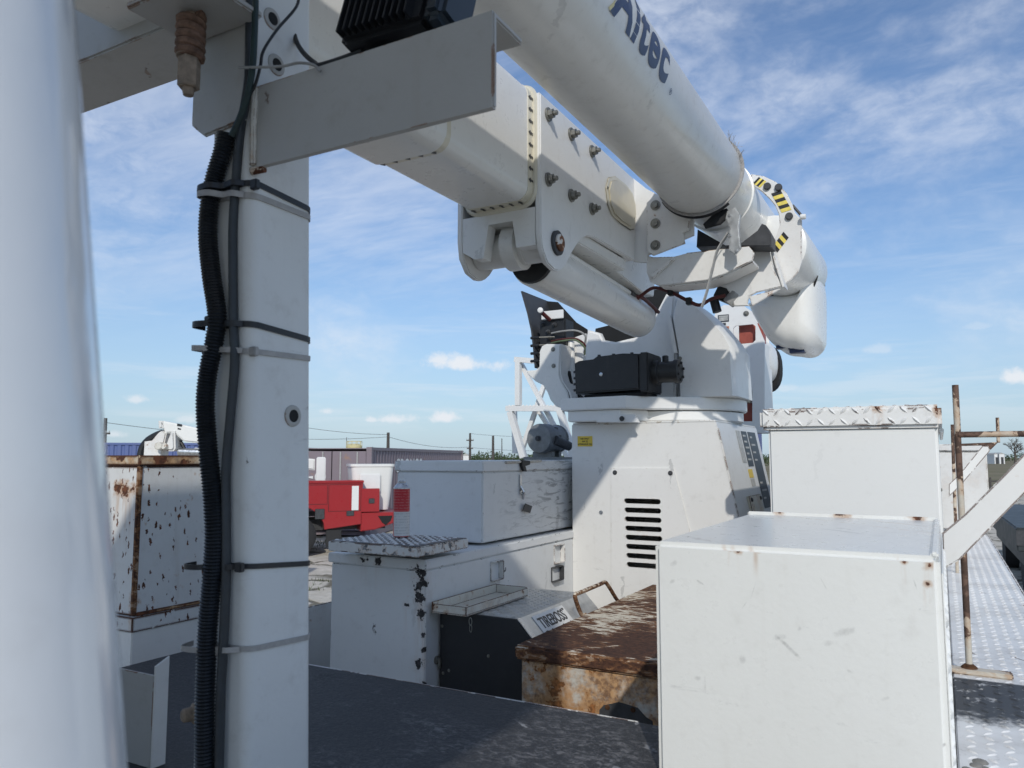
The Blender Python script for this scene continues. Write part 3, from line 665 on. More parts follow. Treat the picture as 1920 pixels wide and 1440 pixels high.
b = B(); b.prism(pts, (.004, 0, 0), .001); b.obj('hang_tag', M['darkgrey'], ub)
pts = [ox(q[0], q[1], ux1 + .010) for q in ((974, 862), (990, 864), (990, 871), (981, 874), (984, 884), (978, 884), (974, 874))]
b = B(); b.prism(pts, (.014, 0, 0), .003); b.obj('lid_latch', M['black'], ub)
c = ox(946, 867, ux1 + .008); d = ox(1012, 864, ux1 + .008); b = B(); b.cyl(c + Vector((.007, 0, 0)), d + Vector((.007, 0, 0)), .006, seg=10); b.obj('lid_rod', M['tray'], ub)

st = thing('step', 'chipped diamond plate step with a spray can on it, on the tool box end', 'step', (-1.95, 2.5, zt))
sx0, sx1, sy0, sy1 = -2.10, -1.672, 2.312, 2.655; sz = 1.975
b = B(); b.box(sx0, sx1, sy0, sy1, sz - .038, sz - .0005, .003); b.obj('frame', M['step'], st)
b = B(); b.box(sx0 + .004, sx1 - .004, sy0 + .004, sy1 - .004, sz - .0003, sz + .002, .001); tt = b.obj('tread', M['steptop'], st)
b = B(); lugs(b, (sx0 + .006, sy0 + .006, sz + .002), (1, 0, 0), (0, 1, 0), .42, .335, .036, .023, .012, .005); b.obj('tread_pattern', M['steplug'], tt, kind='stuff', smooth=0)
for x in (-2.0, -1.80):
    b = B(); b.box(x - .03, x + .03, 2.44, 2.50, zt + .0005, sz - .0385, .002); b.obj('foot', M['dark'], st)

can = thing('spray_can', 'red and grey spray can without a cap on the step', 'spray can', (-1.955, 2.55, sz + .007))
cz = sz + .0072
b = B(); b.lathe([(0, .031), (.003, .0335), (.006, .033), (.188, .033), (.190, .0335)], (-1.912, 2.53, cz), (0, 0, 1), 32); b.obj('body', M['can'], can)
b = B(); b.lathe([(.1902, .0342), (.194, .0342), (.197, .031), (.206, .024), (.212, .019), (.214, .016), (.220, .0165), (.2225, .013), (.2215, .010), (.219, .005)], (-1.912, 2.53, cz), (0, 0, 1), 32)
b.obj('dome', M['chrome'], can)
b = B(); b.cyl((-1.912, 2.53, cz + .218), (-1.912, 2.53, cz + .229), .002, seg=8); b.obj('valve_stem', M['decalwht'], can)

# rag / clear plastic scrap beside the step
b = B(); q = oz(655, 1030, zt)
gv = [[b.bm.verts.new((q.x - .06 + .12 * i / 8, q.y - .05 + .07 * j / 4, zt + .001 + .012 * abs(math.sin(i * 1.3 + j * .9)))) for j in range(5)] for i in range(9)]
for i in range(8):
    for j in range(4): b.bm.faces.new([gv[i][j], gv[i + 1][j], gv[i + 1][j + 1], gv[i][j + 1]])
tag(b.obj('plastic_scrap', M['hose_gry']), 'crumpled pale plastic scrap under the chipped step', 'scrap')

# ------------------------------------------------------------------ tyre-pressure cabinet
tc = thing('control_cabinet', 'diamond aluminium cabinet with a black front panel and lettered sloping face', 'cabinet', (-1.5, 2.8, 1.25))
Y0 = 2.5
sec = [oy(*q, Y0) for q in ((824, 1153), (967, 1162), (1030, 1245))]
tl, tr, br = sec; zt2 = tr.z; xr = br.x
prof = [Vector((x1 + .012, Y0, 1.2502)), Vector((x1 + .012, Y0, zt2)), Vector((tr.x, Y0, zt2)), Vector((xr, Y0, br.z)), Vector((xr, Y0, 1.2502))]
b = B(); b.prism([p_ + Vector((0, .012, 0)) for p_ in prof], (0, .62, 0), .004); sh = b.obj('shell', M['alu'], tc)
b = B(); b.prism([p_ + Vector((0, 0, 0)) for p_ in prof], (0, .011, 0), .001); b.obj('front_panel', M['blackpanel'], tc)
sl = (Vector((xr, 0, br.z)) - Vector((tr.x, 0, zt2))); sln = sl.normalized(); nrm = Vector((-sln.z, 0, sln.x)); nrm = nrm if nrm.z > 0 else -nrm
b = B()
lugs(b, Vector((x1 + .02, Y0 + .02, zt2 + .0002)), (1, 0, 0), (0, 1, 0), tr.x - x1 - .02, .60, .028, .022, .006, .0022)
b.obj('tread_pattern', M['alu'], sh, kind='stuff', smooth=0)
b = B()
e0 = Vector((tr.x, Y0 + .006, zt2)); e1 = Vector((xr, Y0 + .006, br.z))
b.prism([e0 + nrm * .0006, e1 + nrm * .0006, e1 + nrm * .004 , e0 + nrm * .004], (0, .030, 0), .001); b.obj('edge_trim', M['chrome'], tc)
for px, py in ((829, 1174), (831, 1262), (916, 1230), (842, 1257)):
    c = oy(px, py, Y0); b = B(); b.bolt(c, (0, -1, 0), .006, .004, .006, False); b.obj('bolt', M['steel'], tc)
# the lettered plate on the slope
P0 = e0 + nrm * .001 + sln * .012 + Vector((0, .10, 0)); U = Vector((0, 1, 0)); V = -sln
pw, ph = .26, .105
b = B(); b.prism([P0, P0 + U * pw, P0 + U * pw + sln * ph, P0 + sln * ph], nrm * .0015); lbp = b.obj('name_plate', M['decalwht'], tc)
text_on('lettering', 'TIREBOSS', P0 + nrm * .0022 + sln * .060 + U * .018, U, V, .066, M['hazk'], lbp, .0009, .76)
text_on('lettering', 'Tire Pressure Control', P0 + nrm * .0022 + sln * .092 + U * .018, U, V, .030, M['hazk'], lbp, .0003, .80)
text_on('lettering', 'TM', P0 + nrm * .0022 + sln * .020 + U * .232, U, V, .012, M['hazk'], lbp, .0003, .9)

# rusty tray
ty = thing('tray', 'rust-edged white steel trough lying on the diamond aluminium cabinet', 'tray', (-1.6, 2.8, zt2))
A0 = oy(860, 1158, 2.42); A1 = oy(941, 1161, 2.42); tx0, tx1 = x1 + .014, x1 + .014 + .155; tz = zt2 + .004; yA, yB = 2.44, 2.92
b = B(); b.box(tx0, tx1, yA, yB, tz, tz + .004).box(tx0, tx0 + .004, yA, yB, tz + .0045, tz + .040, .001).box(tx1 - .004, tx1, yA, yB, tz + .0045, tz + .034, .001)
b.box(tx0 + .0045, tx1 - .0045, yA, yA + .004, tz + .0045, tz + .034, .001).box(tx0 + .0045, tx1 - .0045, yB - .004, yB, tz + .0045, tz + .038, .001)
b.obj('trough', M['tray'], ty)
lk = oy(881, 1163, 2.43)
for k in range(2):
    b = B(); zc_ = tz - .014 - k * .024; pth = [(lk.x + .006 * math.cos(a) * (1 - k * .2), 2.434 + .002 * k, zc_ + .014 * math.sin(a)) for a in [2 * math.pi * i / 14 for i in range(14)]]
    b.tube(pth, .0016, 6, closed=True); b.obj('chain_link', M['steel'], ty)

# ------------------------------------------------------------------ rusty lidded box
rb = thing('storage_box', 'box with a flaking rust-brown lid and orange-stained front behind the black deck', 'storage box', (-.9, 2.9, 1.25))
Y0 = 2.3; L = oy(964, 1209, Y0); lx0, lx1, ly1, lz = L.x, -.55, 3.70, L.z
b = B(); b.box(lx0, lx1, Y0, ly1, lz - .046, lz, .008, 3); b.obj('lid', M['rustlid'], rb)
b = B(); b.box(lx0 + .018, lx1 - .02, Y0 + .016, ly1 - .02, 1.2502, lz - .0465, .005); bd = b.obj('body', M['orange_rust'], rb)
hp = [ox(q[0], q[1], lx0 - .012) for q in ((1090, 1152), (1076, 1116), (1136, 1091), (1158, 1126))]
h0, h1, h2, h3 = hp
path = catmull([h0 + Vector((0.02, 0, 0)), h0, h0.lerp(h1, .7), h1.lerp(h2, .04) + Vector((0, 0, .0)), h1.lerp(h2, .2), h1.lerp(h2, .8), h1.lerp(h2, .97), h2.lerp(h3, .3), h3, h3 + Vector((.02, 0, 0))], 4)
b = B(); b.tube(path, .0085, 10); b.obj('handle', M['rustlid'], rb)
# ragged dark patch and bolts low on the front
fy = Y0 + .0155
pp = [oy(q[0], q[1], fy) for q in ((1124, 1331), (1132, 1322), (1148, 1319), (1160, 1316), (1180, 1322), (1196, 1327), (1212, 1345), (1224, 1352), (1224, 1380), (1124, 1380))]
b = B(); b.prism(pp, (0, -.0015, 0)); b.obj('patch', M['darkgrey'], rb)
for q in ((1139, 1326), (1187, 1331)):
    b = B(); b.bolt(oy(q[0], q[1], fy - .0015), (0, -1, 0), .008, .006, .007, False); b.obj('bolt', M['rustsolid'], rb)

# ------------------------------------------------------------------ chipped box on the left and its ledge
cb = thing('storage_box', 'white box peppered with rust chips, brown rim, on a white ledge behind the square post', 'storage box', (-2.6, 2.3, 1.76))
cx, cy = -2.40, 1.70
b = B(); b.box(-3.05, cx, cy, 2.20, 1.766, 2.270, .005); b.obj('body', M['rustwhite'], cb)
b = B(); b.box(-3.06, cx + .010, cy - .010, 2.21, 2.271, 2.306, .004); b.obj('rim', M['rustrim'], cb)
b = B(); b.box(cx - .012, cx + .004, cy - .004, cy + .012, 1.77, 2.269, .003); b.obj('corner_bead', M['rustlid'], cb)
b = B(); b.box(cx + .0008, cx + .006, cy + .01, 2.19, 1.765, 1.778, .002); b.obj('bottom_bead', M['rustrim'], cb)
lg = thing('ledge', 'white steel ledge with peeling upper edge carrying the rust-chipped box', 'ledge', (-2.5, 2.3, 1.25))
b = B(); b.box(-3.05, cx + .012, cy - .01, 2.28, 1.715, 1.764, .003); b.obj('top_rail', M['rustwhite'], lg)
b = B(); b.box(-3.04, cx + .006, cy - .005, 2.27, 1.2502, 1.7148, .003); b.obj('apron', M['white'], lg)

up = thing('bracket', 'white upright bracket of two plates standing on the black deck below the ledge', 'bracket', (-1.45, 1.02, DECK))
c = oy(291, 1268, 1.0); e = ox(318, 1230, c.x)
b = B(); b.box(c.x - .30, c.x - .004, 1.0, 1.006, DECK + .0005, c.z, .001); b.obj('face_plate', M['postdirt_shade'], up)  # same white bracket; this side's shade is in the greyed paint
b = B(); b.prism([(c.x - .004, 1.0, DECK + .0005), (c.x - .004, 1.0, c.z + .018), (c.x - .004, e.y, e.z), (c.x - .004, e.y, DECK + .0005)], (.005, 0, 0), .001); b.obj('side_plate', M['white'], up)

# ------------------------------------------------------------------ the aerial lift
al = thing('aerial_lift', 'white aerial lift with square lower boom and lettered round boom on a vented pedestal', 'aerial lift', (-1.3, 4.2, 1.25))
def PY(lst, y): return [oy(a, c, y) for a, c in lst]
def PX(lst, x): return [ox(a, c, x) for a, c in lst]
# pedestal: hollow, of plates; the front is pierced by vent slots
PF = 3.75; pxl, pzt = -1.711, 2.47; pzb = 1.2502
xt, xb = -.945, -.945 + (pzt - pzb) * .20
slots = []
for k in range(8):
    c0 = oy(1171 + k * .7, 938 + k * 17.2, PF); c1_ = oy(1240 + k * .7, 941.5 + k * 17.2, PF)
    slots.append(pill((c0.x + c1_.x) / 2, (c0.z + c1_.z) / 2, c1_.x - c0.x, .026))
me = plate([(pxl, pzb), (xb, pzb), (xt, pzt), (pxl, pzt)], slots, .008, (0, PF, 0), (1, 0, 0), (0, 0, 1))
ped = link('pedestal', me, M['pedestal'], al, 20)
PB = 4.68
b = B(); b.prism([(pxl, PF + .005, pzb), (pxl, PB, pzb), (pxl, PB, pzt), (pxl, PF + .005, pzt)], (.006, 0, 0)); b.obj('pedestal_wall', M['pedestal'], al)
b = B(); b.prism([(xb - .006, PF + .005, pzb), (xb - .006, PB, pzb), (xt - .006, PB, pzt), (xt - .006, PF + .005, pzt)], (.006, 0, 0), .001); pr = b.obj('pedestal_wall', M['upperbox'], al)
b = B(); b.prism([(pxl + .007, PB - .006, pzb), (xb - .008, PB - .006, pzb), (xt - .008, PB - .006, pzt - .007), (pxl + .007, PB - .006, pzt - .007)], (0, .006, 0)); b.obj('pedestal_wall', M['pedestal'], al)
b = B(); b.box(pxl + .002, xt - .002, PF - .002, PB, pzt + .0006, pzt + .010, .003); b.obj('pedestal_top', M['pedestal'], al)
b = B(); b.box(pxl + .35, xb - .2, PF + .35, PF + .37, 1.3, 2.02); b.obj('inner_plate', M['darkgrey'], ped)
b = B(); b.prism([(xb + .001, PF - .006, pzb), (xt + .001, PF - .006, pzt - .03), (xt + .012, PF - .006, pzt - .03), (xb + .012, PF - .006, pzb)], (0, .022, 0), .003); b.obj('edge_strip', M['worn'], al)
# access panel on the front, thin and proud, pierced by the same slots
pan = [oy(*q, PF) for q in ((1147, 1150), (1147, 878), (1264, 878), (1296, 1000), (1310, 1150))]
me = plate([(q.x, q.z) for q in pan], slots, .006, (0, PF - .0075, 0), (1, 0, 0), (0, 0, 1)); ap = link('access_panel', me, M['pedestal'], al, 20)
for q in ((1153, 886), (1257, 887)):
    b = B(); b.bolt(oy(q[0], q[1], PF - .0106), (0, -1, 0), .012, .008, .010, False); b.obj('bolt', M['darkgrey'], ap)
b = B(); b.bolt(oy(1127, 961, PF - .004), (0, -1, 0), .011, .006, .006, False); b.obj('bolt', M['chrome'], ped)
s0 = oy(1083, 818, PF - .0046); s1 = oy(1111, 837, PF - .0046)
b = B(); b.box(s0.x, s1.x, PF - .0056, PF - .0045, s1.z, s0.z); yl = b.obj('sticker', M['yellow'], ped)
for k, s_ in enumerate(('USE ONLY', 'AW 32', 'HYDRAULIC OIL')):
    text_on('lettering', s_, ((s0.x + s1.x) / 2, PF - .0062, s0.z - .018 - k * .0145), (1, 0, 0), (0, 0, 1), .0135, M['hazk'], yl, 0, .82, 'CENTER')
# decals on the right wall (it leans)
wn = Vector((pzt - pzb, 0, xb - xt)).normalized(); wup = Vector((xt - xb, 0, pzt - pzb)).normalized()
def wall(y, z, out=.0012):
    f = (pzt - z) / (pzt - pzb); return Vector((xt + (xb - xt) * f, y, z)) + wn * out
def wdecal(name, y0, y1, z0, z1, mat, out=.0012, par=None):
    b = B(); b.prism([wall(y0, z0, out), wall(y1, z0, out), wall(y1, z1, out), wall(y0, z1, out)], wn * .001); return b.obj(name, mat, par or pr)
d1 = wdecal('placard', 4.40, 4.60, 2.02, 2.44, M['decalblk']); d2 = wdecal('placard', 4.24, 4.37, 2.25, 2.44, M['decalblk']); wdecal('placard', 4.12, 4.21, 2.27, 2.44, M['decalgry'])
wdecal('sticker', 4.20, 4.30, 2.19, 2.235, M['yellow']); wdecal('sticker', 4.21, 4.30, 2.145, 2.185, M['decalgry'])
for k in range(9):
    zz_ = 2.405 - k * .042
    if k not in (4, 5): wdecal('print_line', 4.43, 4.43 + random.uniform(.05, .15), zz_, zz_ + .010, M['decalgry'], .0026, d1)
for k in range(5): wdecal('print_line', 4.26, 4.26 + random.uniform(.05, .10), 2.41 - k * .032, 2.42 - k * .032, M['decalgry'], .0026, d2)
b = B(); b.prism([wall(4.02, 1.75, .012), wall(4.30, 1.75, .012), wall(4.30, 2.10, .012), wall(4.02, 2.10, .012)], wn * .004, .001); mf = b.obj('mud_flap', M['tray'], al)
for y in (4.05, 4.27):
    b = B(); b.bolt(wall(y, 2.08, .016), wn, .012, .009, .010, False); b.obj('bolt', M['darkgrey'], mf)
b = B(); b.prism([wall(4.02, 1.75, .001), wall(4.30, 1.75, .001), wall(4.30, 2.10, .001), wall(4.02, 2.10, .001)], wn * .010); b.obj('flap_backing', M['lensrim'], mf)

# turntable
TC = Vector((-1.33, 4.22, 0)); TR = .405
b = B(); b.lathe([(2.4805, TR - .01), (2.49, TR), (2.534, TR), (2.54, TR - .012)], TC, (0, 0, 1), 64); drum = b.obj('bearing_drum', M['turret'], al)
def ring_pts(r, a0, a1, n): return [Vector((TC.x + r * math.cos(R(a0 + (a1 - a0) * k / n)), TC.y + r * math.sin(R(a0 + (a1 - a0) * k / n)), 0)) for k in range(n + 1)]
tp = ring_pts(TR + .02, -62, 180, 40) + [Vector((-1.76, 3.98, 0)), Vector((-1.735, 3.66, 0)), Vector((-1.36, 3.62, 0)), Vector((-1.26, 3.76, 0))]
b = B(); b.prism([p_ + Vector((0, 0, 2.541)) for p_ in tp], (0, 0, .065), .005); b.obj('turntable_plate', M['turret'], al)
gb = [(-1.735, 4.0), (-1.70, 3.675), (-1.40, 3.645), (-1.31, 3.78), (-1.31, 4.0)]
b = B(); b.prism([(x, y, 2.483) for x, y in gb], (0, 0, .057), .004); gbx = b.obj('gear_cover', M['turret'], al)
pc = [oy(q[0], q[1], 3.650) for q in ((1118, 792), (1131, 778), (1190, 777), (1199, 792))]
b = B(); b.prism([p_ + Vector((0, -.006 + .10 * (p_.x + 1.36) * -.1, 0)) for p_ in pc], (0, .02, 0), .001); b.obj('cover_plate', M['turret'], gbx)
b = B(); b.bolt(oy(1166, 785, 3.637), (0, -1, 0), .013, .009, .010, False); b.obj('bolt', M['darkgrey'], gbx)

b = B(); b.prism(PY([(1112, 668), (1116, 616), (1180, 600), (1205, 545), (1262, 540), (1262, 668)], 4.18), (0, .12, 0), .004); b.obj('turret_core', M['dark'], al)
# turret: left body with the scooped cradle for the cylinder, right rounded cheek
TZ = 2.6065
lbp_ = [(1093, 746), (1097, 652), (1101, 618), (1124, 624), (1130, 637), (1153, 641), (1191, 632), (1218, 612), (1232, 582), (1248, 551), (1266, 551), (1262, 600), (1268, 660), (1266, 746)]
q = PY(lbp_, 3.95); q[0].z = TZ; q[-1].z = TZ
b = B(); b.prism(q, (0, .055, 0), .012, 3); b.obj('turret_body', M['turret'], al)
b = B(); b.prism([p_ + Vector((0, .45, 0)) for p_ in q], (0, .055, 0), .012, 3); b.obj('turret_body', M['turret'], al)
b = B(); b.box(-1.62, -1.10, 4.0, 4.40, TZ, 2.80, .01); b.obj('turret_core', M['turret'], al)
ck = [(1272, 746), (1269, 661), (1257, 592), (1267, 553), (1290, 560), (1312, 577), (1335, 598), (1361, 629), (1374, 652), (1380, 746)]
fr = PY(ck, 3.90); fr[0].z = TZ; fr[-1].z = TZ
cen = sum(fr, Vector()) / len(fr); loops = []
for dy, sc, dxr in ((0, .90, 0), (.02, .965, 0), (.06, 1.0, 0.0), (.36, 1.0, .02), (.42, .96, .02)):
    lp = []
    for p_ in fr:
        v = p_ - cen; n_ = cen + Vector((v.x * sc, 0, v.z * sc)); n_.y = 3.90 + dy
        n_.z = max(n_.z, TZ) if p_.z < TZ + .01 else n_.z
        if p_.z < TZ + .01: n_.z = TZ
        lp.append(n_)
    loops.append(lp)
b = B(); b.loft(loops); chk = b.obj('turret_cover', M['turret'], al, 55)
b = B(); b.bolt(oy(1275, 672, 3.895), (0, -1, 0), .010, .007, .01, False); b.obj('bolt', M['steel'], chk)
# seam strip between body and cover
sm_ = PY([(1249, 586), (1257, 590), (1270, 662), (1263, 662), (1258, 640)], 3.905)
b = B(); b.prism(sm_, (0, .05, 0), .002); b.obj('seam_strip', M['turret'], al)

# rotation gearbox and motor
gy = 3.66
g0 = oy(1078, 677, gy); g1 = oy(1200, 733, gy)
b = B(); b.prism([Vector((g0.x, gy, g1.z)), Vector((g0.x - .005, gy, g0.z - .012)), Vector((g0.x + .02, gy, g0.z)), Vector((g0.x + .10, gy, g0.z + .004)), Vector((g0.x + .12, gy, g0.z + .016)), Vector((g1.x - .09, gy, g0.z + .024)), Vector((g1.x, gy, g0.z + .016)), Vector((g1.x, gy, g1.z + .008))], (0, .20, 0), .008); gx = b.obj('rotation_gearbox', M['gearbox'], al)
b = B(); b.box(g1.x + .0005, g1.x + .045, gy - .006, gy + .21, g1.z - .006, g0.z + .022, .006); b.obj('flange', M['gearbox'], gx)
mz = (g0.z + g1.z) / 2 + .012; mx0 = g1.x + .045; mx1 = oy(1266, 700, gy).x
b = B(); b.lathe([(0, .062), (.03, .062), (.034, .054), (mx1 - mx0 - .03, .054), (mx1 - mx0 - .028, .060), (mx1 - mx0 - .004, .060), (mx1 - mx0, .054)], (mx0, gy + .09, mz), (1, 0, 0), 28); mo = b.obj('hydraulic_motor', M['gearbox'], gx)
b = B()
for k in range(6): a = 2 * math.pi * k / 6 + .4; b.cyl((mx1, gy + .09 + .043 * math.cos(a), mz + .043 * math.sin(a)), (mx1 + .008, gy + .09 + .043 * math.cos(a), mz + .043 * math.sin(a)), .007, seg=6)
b.obj('bolts', M['gearbox'], mo)
for dx__ in (.12, .20, .30):
    b = B(); b.bolt((g0.x + dx__, gy + .04, g0.z + .018), (0, 0, 1), .012, .009, .016, False); b.obj('bolt', M['darkgrey'], gx)
b = B(); b.box(g0.x + .04, g1.x + .03, gy + .02, gy + .18, TZ, g1.z - .0065, .004); b.obj('gear_foot', M['dark'], gx)
b = B(); b.lathe([(0, .010), (.002, .010), (.003, .006)], oy(1127, 702, gy - .0005), (0, -1, 0), 12); b.obj('plug', M['chrome'], gx)
b = B(); b.lathe([(0, .016), (.03, .016), (.034, .01)], (mx0 + .06, gy + .09, mz + .05), (0, 0, 1), 14); b.obj('port', M['black'], gx)
for k in range(4):
    b = B(); b.cyl((g0.x - .0055, gy + .02, g1.z + .02 + k * .032), (g0.x - .016, gy + .02, g1.z + .02 + k * .032), .007, seg=6); b.obj('bolt', M['darkgrey'], gx)

# lower boom: square section
BX0, BX1, BZ0, BZ1 = -1.415, -1.155, 3.150, 3.555; FY = 2.225; SY = 1.69
def boom_sec(y, g_): return [Vector((x, y, z)) for x, z in rrect(BX0 - g_, BX1 + g_, BZ0 - g_, BZ1 + g_, .045 + g_)]
b = B(); b.loft([boom_sec(SY, 0), boom_sec(FY + .8, 0)]); lbm = b.obj('lower_boom', M['boom'], al, 40)
b = B(); b.loft([boom_sec(-3.4, .012), boom_sec(SY + .004, .012)]); b.obj('boom_sleeve', M['boom'], al, 40)
b = B(); b.loft([boom_sec(FY - .034, .0022), boom_sec(FY, .0022)]); b.obj('warning_tape', M['lensrim'], al, 40)
b = B(); b.loft([boom_sec(SY + .006, .0012), boom_sec(SY + .040, .0012)]); b.obj('warning_tape', M['lensrim'], al, 40)
def arrow(P_, U_, V_, s_): # small arrow pointing along V_
    P_, U_, V_ = Vector(P_), Vector(U_), Vector(V_); W_ = U_.cross(V_).normalized()
    sh_ = [(-.25, -1), (.25, -1), (.25, .1), (.6, .1), (0, 1), (-.6, .1), (-.25, .1)]
    b = B(); b.prism([P_ + U_ * a_ * s_ + V_ * c_ * s_ for a_, c_ in sh_], W_ * .0008); return b.obj('arrow_mark', M['hazk'], lbm, 0)
for k in range(8): arrow((BX1 + .0034, FY - .018, BZ1 - .05 - k * .041), (0, 0, 1), (0, -1, 0), .015)
for k in range(6): arrow((BX0 + .04 + k * .037, FY - .018, BZ0 - .0030), (1, 0, 0), (0, -1, 0), .015)
for k in range(5): arrow((BX0 + .035 + k * .045, SY + .022, BZ0 - .0030), (1, 0, 0), (0, 1, 0), .015)
b = B(); b.loft([boom_sec(FY - .002, .010), boom_sec(FY + .010, .016)]); b.obj('sealant_bead', M['lensrim'], al, 40)
# side plates of the boom head
pl_ = [(1008, 168), (1192, 338), (1190, 489), (1113, 444), (1100, 442), (1088, 450), (1075, 470), (1061, 497), (1054, 505), (1048, 508), (1040, 506), (1027, 493), (1017, 464), (1011, 429), (1008, 360)]
q = PX(pl_, -1.128)
yF = FY + .008
for p_ in q: p_.y = max(p_.y, yF)
b = B(); b.prism(q, (-.022, 0, 0), .004); hp_ = b.obj('boom_head_plate', M['white'], al)
b = B(); b.prism([p_ + Vector((-.310, 0, 0)) for p_ in q], (-.022, 0, 0), .004); b.obj('boom_head_plate', M['white'], al)
for r_ in ((1027, 215), (1070, 252), (1109, 284), (1027, 337), (1070, 367), (1109, 392)):
    b = B(); b.bolt(ox(r_[0], r_[1], -1.1278), (1, 0, 0), .024, .017, .030); b.obj('bolt', M['steel'], hp_)
pin = ox(1043, 456, -1.1278)
b = B(); b.lathe([(0, .043), (.010, .043), (.012, .036), (.012, .030)], pin, (1, 0, 0), 28); b.obj('pin_collar', M['darkgrey'], hp_)
b = B(); b.lathe([(.006, .030), (.018, .030), (.021, .026)], pin, (1, 0, 0), 28); b.obj('pin', paint('worn_pin', (.68, .67, .64), rough=.4, dirt=.2, chip=.85, chipscale=22, chipcol=(.12, .05, .025), bump=.05), hp_)
lc = [(1134, 352), (1139, 333), (1152, 330), (1172, 346), (1184, 362), (1190, 385), (1191, 408), (1188, 430), (1181, 432), (1162, 420), (1146, 404), (1138, 385)]
qc = PX(lc, -1.1275); cc = sum(qc, Vector()) / len(qc)
b = B(); b.prism(qc, (.006, 0, 0), .003); cv = b.obj('cover_window', M['lensrim'], al)
b = B(); b.prism([cc + (p_ - cc) * .86 + Vector((.0062, 0, 0)) for p_ in qc], (.004, 0, 0), .003); b.obj('window_pane', M['lens'], cv)
for q_ in ((1139, 352), (1188, 410)):
    b = B(); b.bolt(ox(q_[0], q_[1], -1.1213), (1, 0, 0), .006, .004, .006, False); b.obj('screw', M['steel'], cv)
# front housing of the boom head with the slot for the cylinder eye
hx0, hx1 = -1.437, -1.151; zh0, zh1 = 2.985, 3.136
me = plate([(hx0, zh0 + .03), (hx0 + .05, zh0), (hx0 + .085, zh0), (hx0 + .105, zh0 + .115), (hx0 + .20, zh0 + .115), (hx0 + .215, zh0 + .02), (hx1, zh0 + .02), (hx1, zh1), (hx0, zh1)], [], .05, (0, FY + .035, 0), (1, 0, 0), (0, 0, 1))
link('clevis_housing', me, M['boomdirty'], al, 30)
b = B(); b.lathe([(-.030, .075), (-.026, .082), (.026, .082), (.030, .075)], Vector((-1.285, pin.y, pin.z + .005)), (1, 0, 0), 32); b.obj('cylinder_lug', M['boomdirty'], al)
b = B(); b.box(hx0, hx1, FY + .065, FY + .86, 3.10, 3.149, .004); b.obj('boom_floor', M['boom'], al)
b = B(); b.cyl((hx0 + .002, pin.y, pin.z), (hx1 - .002, pin.y, pin.z), .060, seg=24); b.obj('clevis_boss', M['boomdirty'], al)
b = B(); b.box(BX0 - .02, BX1 + .02, FY + .82, FY + .92, 3.155, 3.53, .004); b.obj('boom_base_box', M['white'], al)

b = B(); b.prism(PX([(1090, 456), (1113, 446), (1190, 489), (1216, 489), (1228, 530), (1226, 556), (1206, 549), (1160, 512), (1115, 478)], -1.19), (-.20, 0, 0), .004); b.obj('boom_tail', M['boom'], al)

# lift cylinder
ca = Vector((-1.283, pin.y + .02, pin.z - .012)); cbt = ox(1195, 598, -1.30); ax_ = (cbt - ca).normalized(); Lc = (cbt - ca).length
b = B(); b.lathe([(.10, .050), (.105, .088), (.12, .092), (Lc - .06, .092), (Lc + .02, .090), (Lc + .06, .075), (Lc + .09, .03)], ca, ax_, 40); lcyl = b.obj('lift_cylinder', M['boom'], al)
b = B(); b.lathe([(.088, .050), (.09, .084), (.106, .086)], ca, ax_, 32); b.obj('gland', M['black'], lcyl)
b = B(); b.lathe([(-.047, .052), (-.043, .062), (.043, .062), (.047, .052)], Vector((-1.283, pin.y, pin.z)), (1, 0, 0), 32); b.obj('rod_eye', M['boomdirty'], lcyl)
sd_ = Vector((.07, 0, .06)); b = B(); b.tube([ca + ax_ * .22 + sd_, ca + ax_ * (Lc - .30) + sd_], .010, 10); b.obj('feed_pipe', M['boom'], lcyl)
e_ = ca + ax_ * (Lc - .30) + sd_
b = B(); b.tube(catmull([e_, e_ + ax_ * .06, e_ + ax_ * .14 + Vector((.02, 0, .0)), e_ + ax_ * .30 + Vector((.03, .03, -.03))], 6), .009, 10); b.obj('hose', M['hose_red'], lcyl)
b = B(); b.cyl(e_ - ax_ * .01, e_ + ax_ * .045, .014, seg=8); b.obj('fitting', M['black'], lcyl)

# round boom
RB = Vector((-.8179, 0, 3.4594)); RR = .168; YC = 3.09
b = B(); b.lathe([(-3.4, RR), (YC - .02, RR), (YC - .012, RR - .004)], RB, (0, 1, 0), 72); ub_ = b.obj('round_boom', M['boomdirty'], al)
b = B(); b.lathe([(YC - .014, RR - .012), (YC + .02, RR - .010), (YC + .26, RR - .012), (YC + .262, RR - .006), (YC + .29, RR - .006), (YC + .292, RR - .016), (4.10, RR - .016)], RB, (0, 1, 0), 56); b.obj('boom_neck', M['boom'], al)
def on_tube(theta, y, out): return Vector((RB.x + (RR + out) * math.cos(theta), y, RB.z + (RR + out) * math.sin(theta)))
def wrap_text(s, size, y0, th0, mat, bold=0, shear=0, sx=1.0, name='lettering'):
    me = text_mesh(s, size, .0, bold, shear); bm = bmesh.new(); bm.from_mesh(me)
    bmesh.ops.triangulate(bm, faces=bm.faces); 
    for _ in range(2): bmesh.ops.subdivide_edges(bm, edges=[e for e in bm.edges if e.calc_length() > size * .12], cuts=1)
    bmesh.ops.triangulate(bm, faces=bm.faces)
    for v in bm.verts:
        c = v.co.copy(); v.co = on_tube(th0 + c.y / RR, y0 + c.x * sx, .0010)
    bm.to_mesh(me); bm.free(); return link(name, me, mat, ub_, 60)
wrap_text('Altec', .205, 1.700, R(-21), M['navy'], .0060, .30, .90)
wrap_text('®', .026, 2.17, R(-25), M['navy'])
b = B(); em = [(1.68, -.38), (1.71, -.40), (1.734, -.20), (1.716, -.05), (1.692, -.05), (1.704, -.2)]
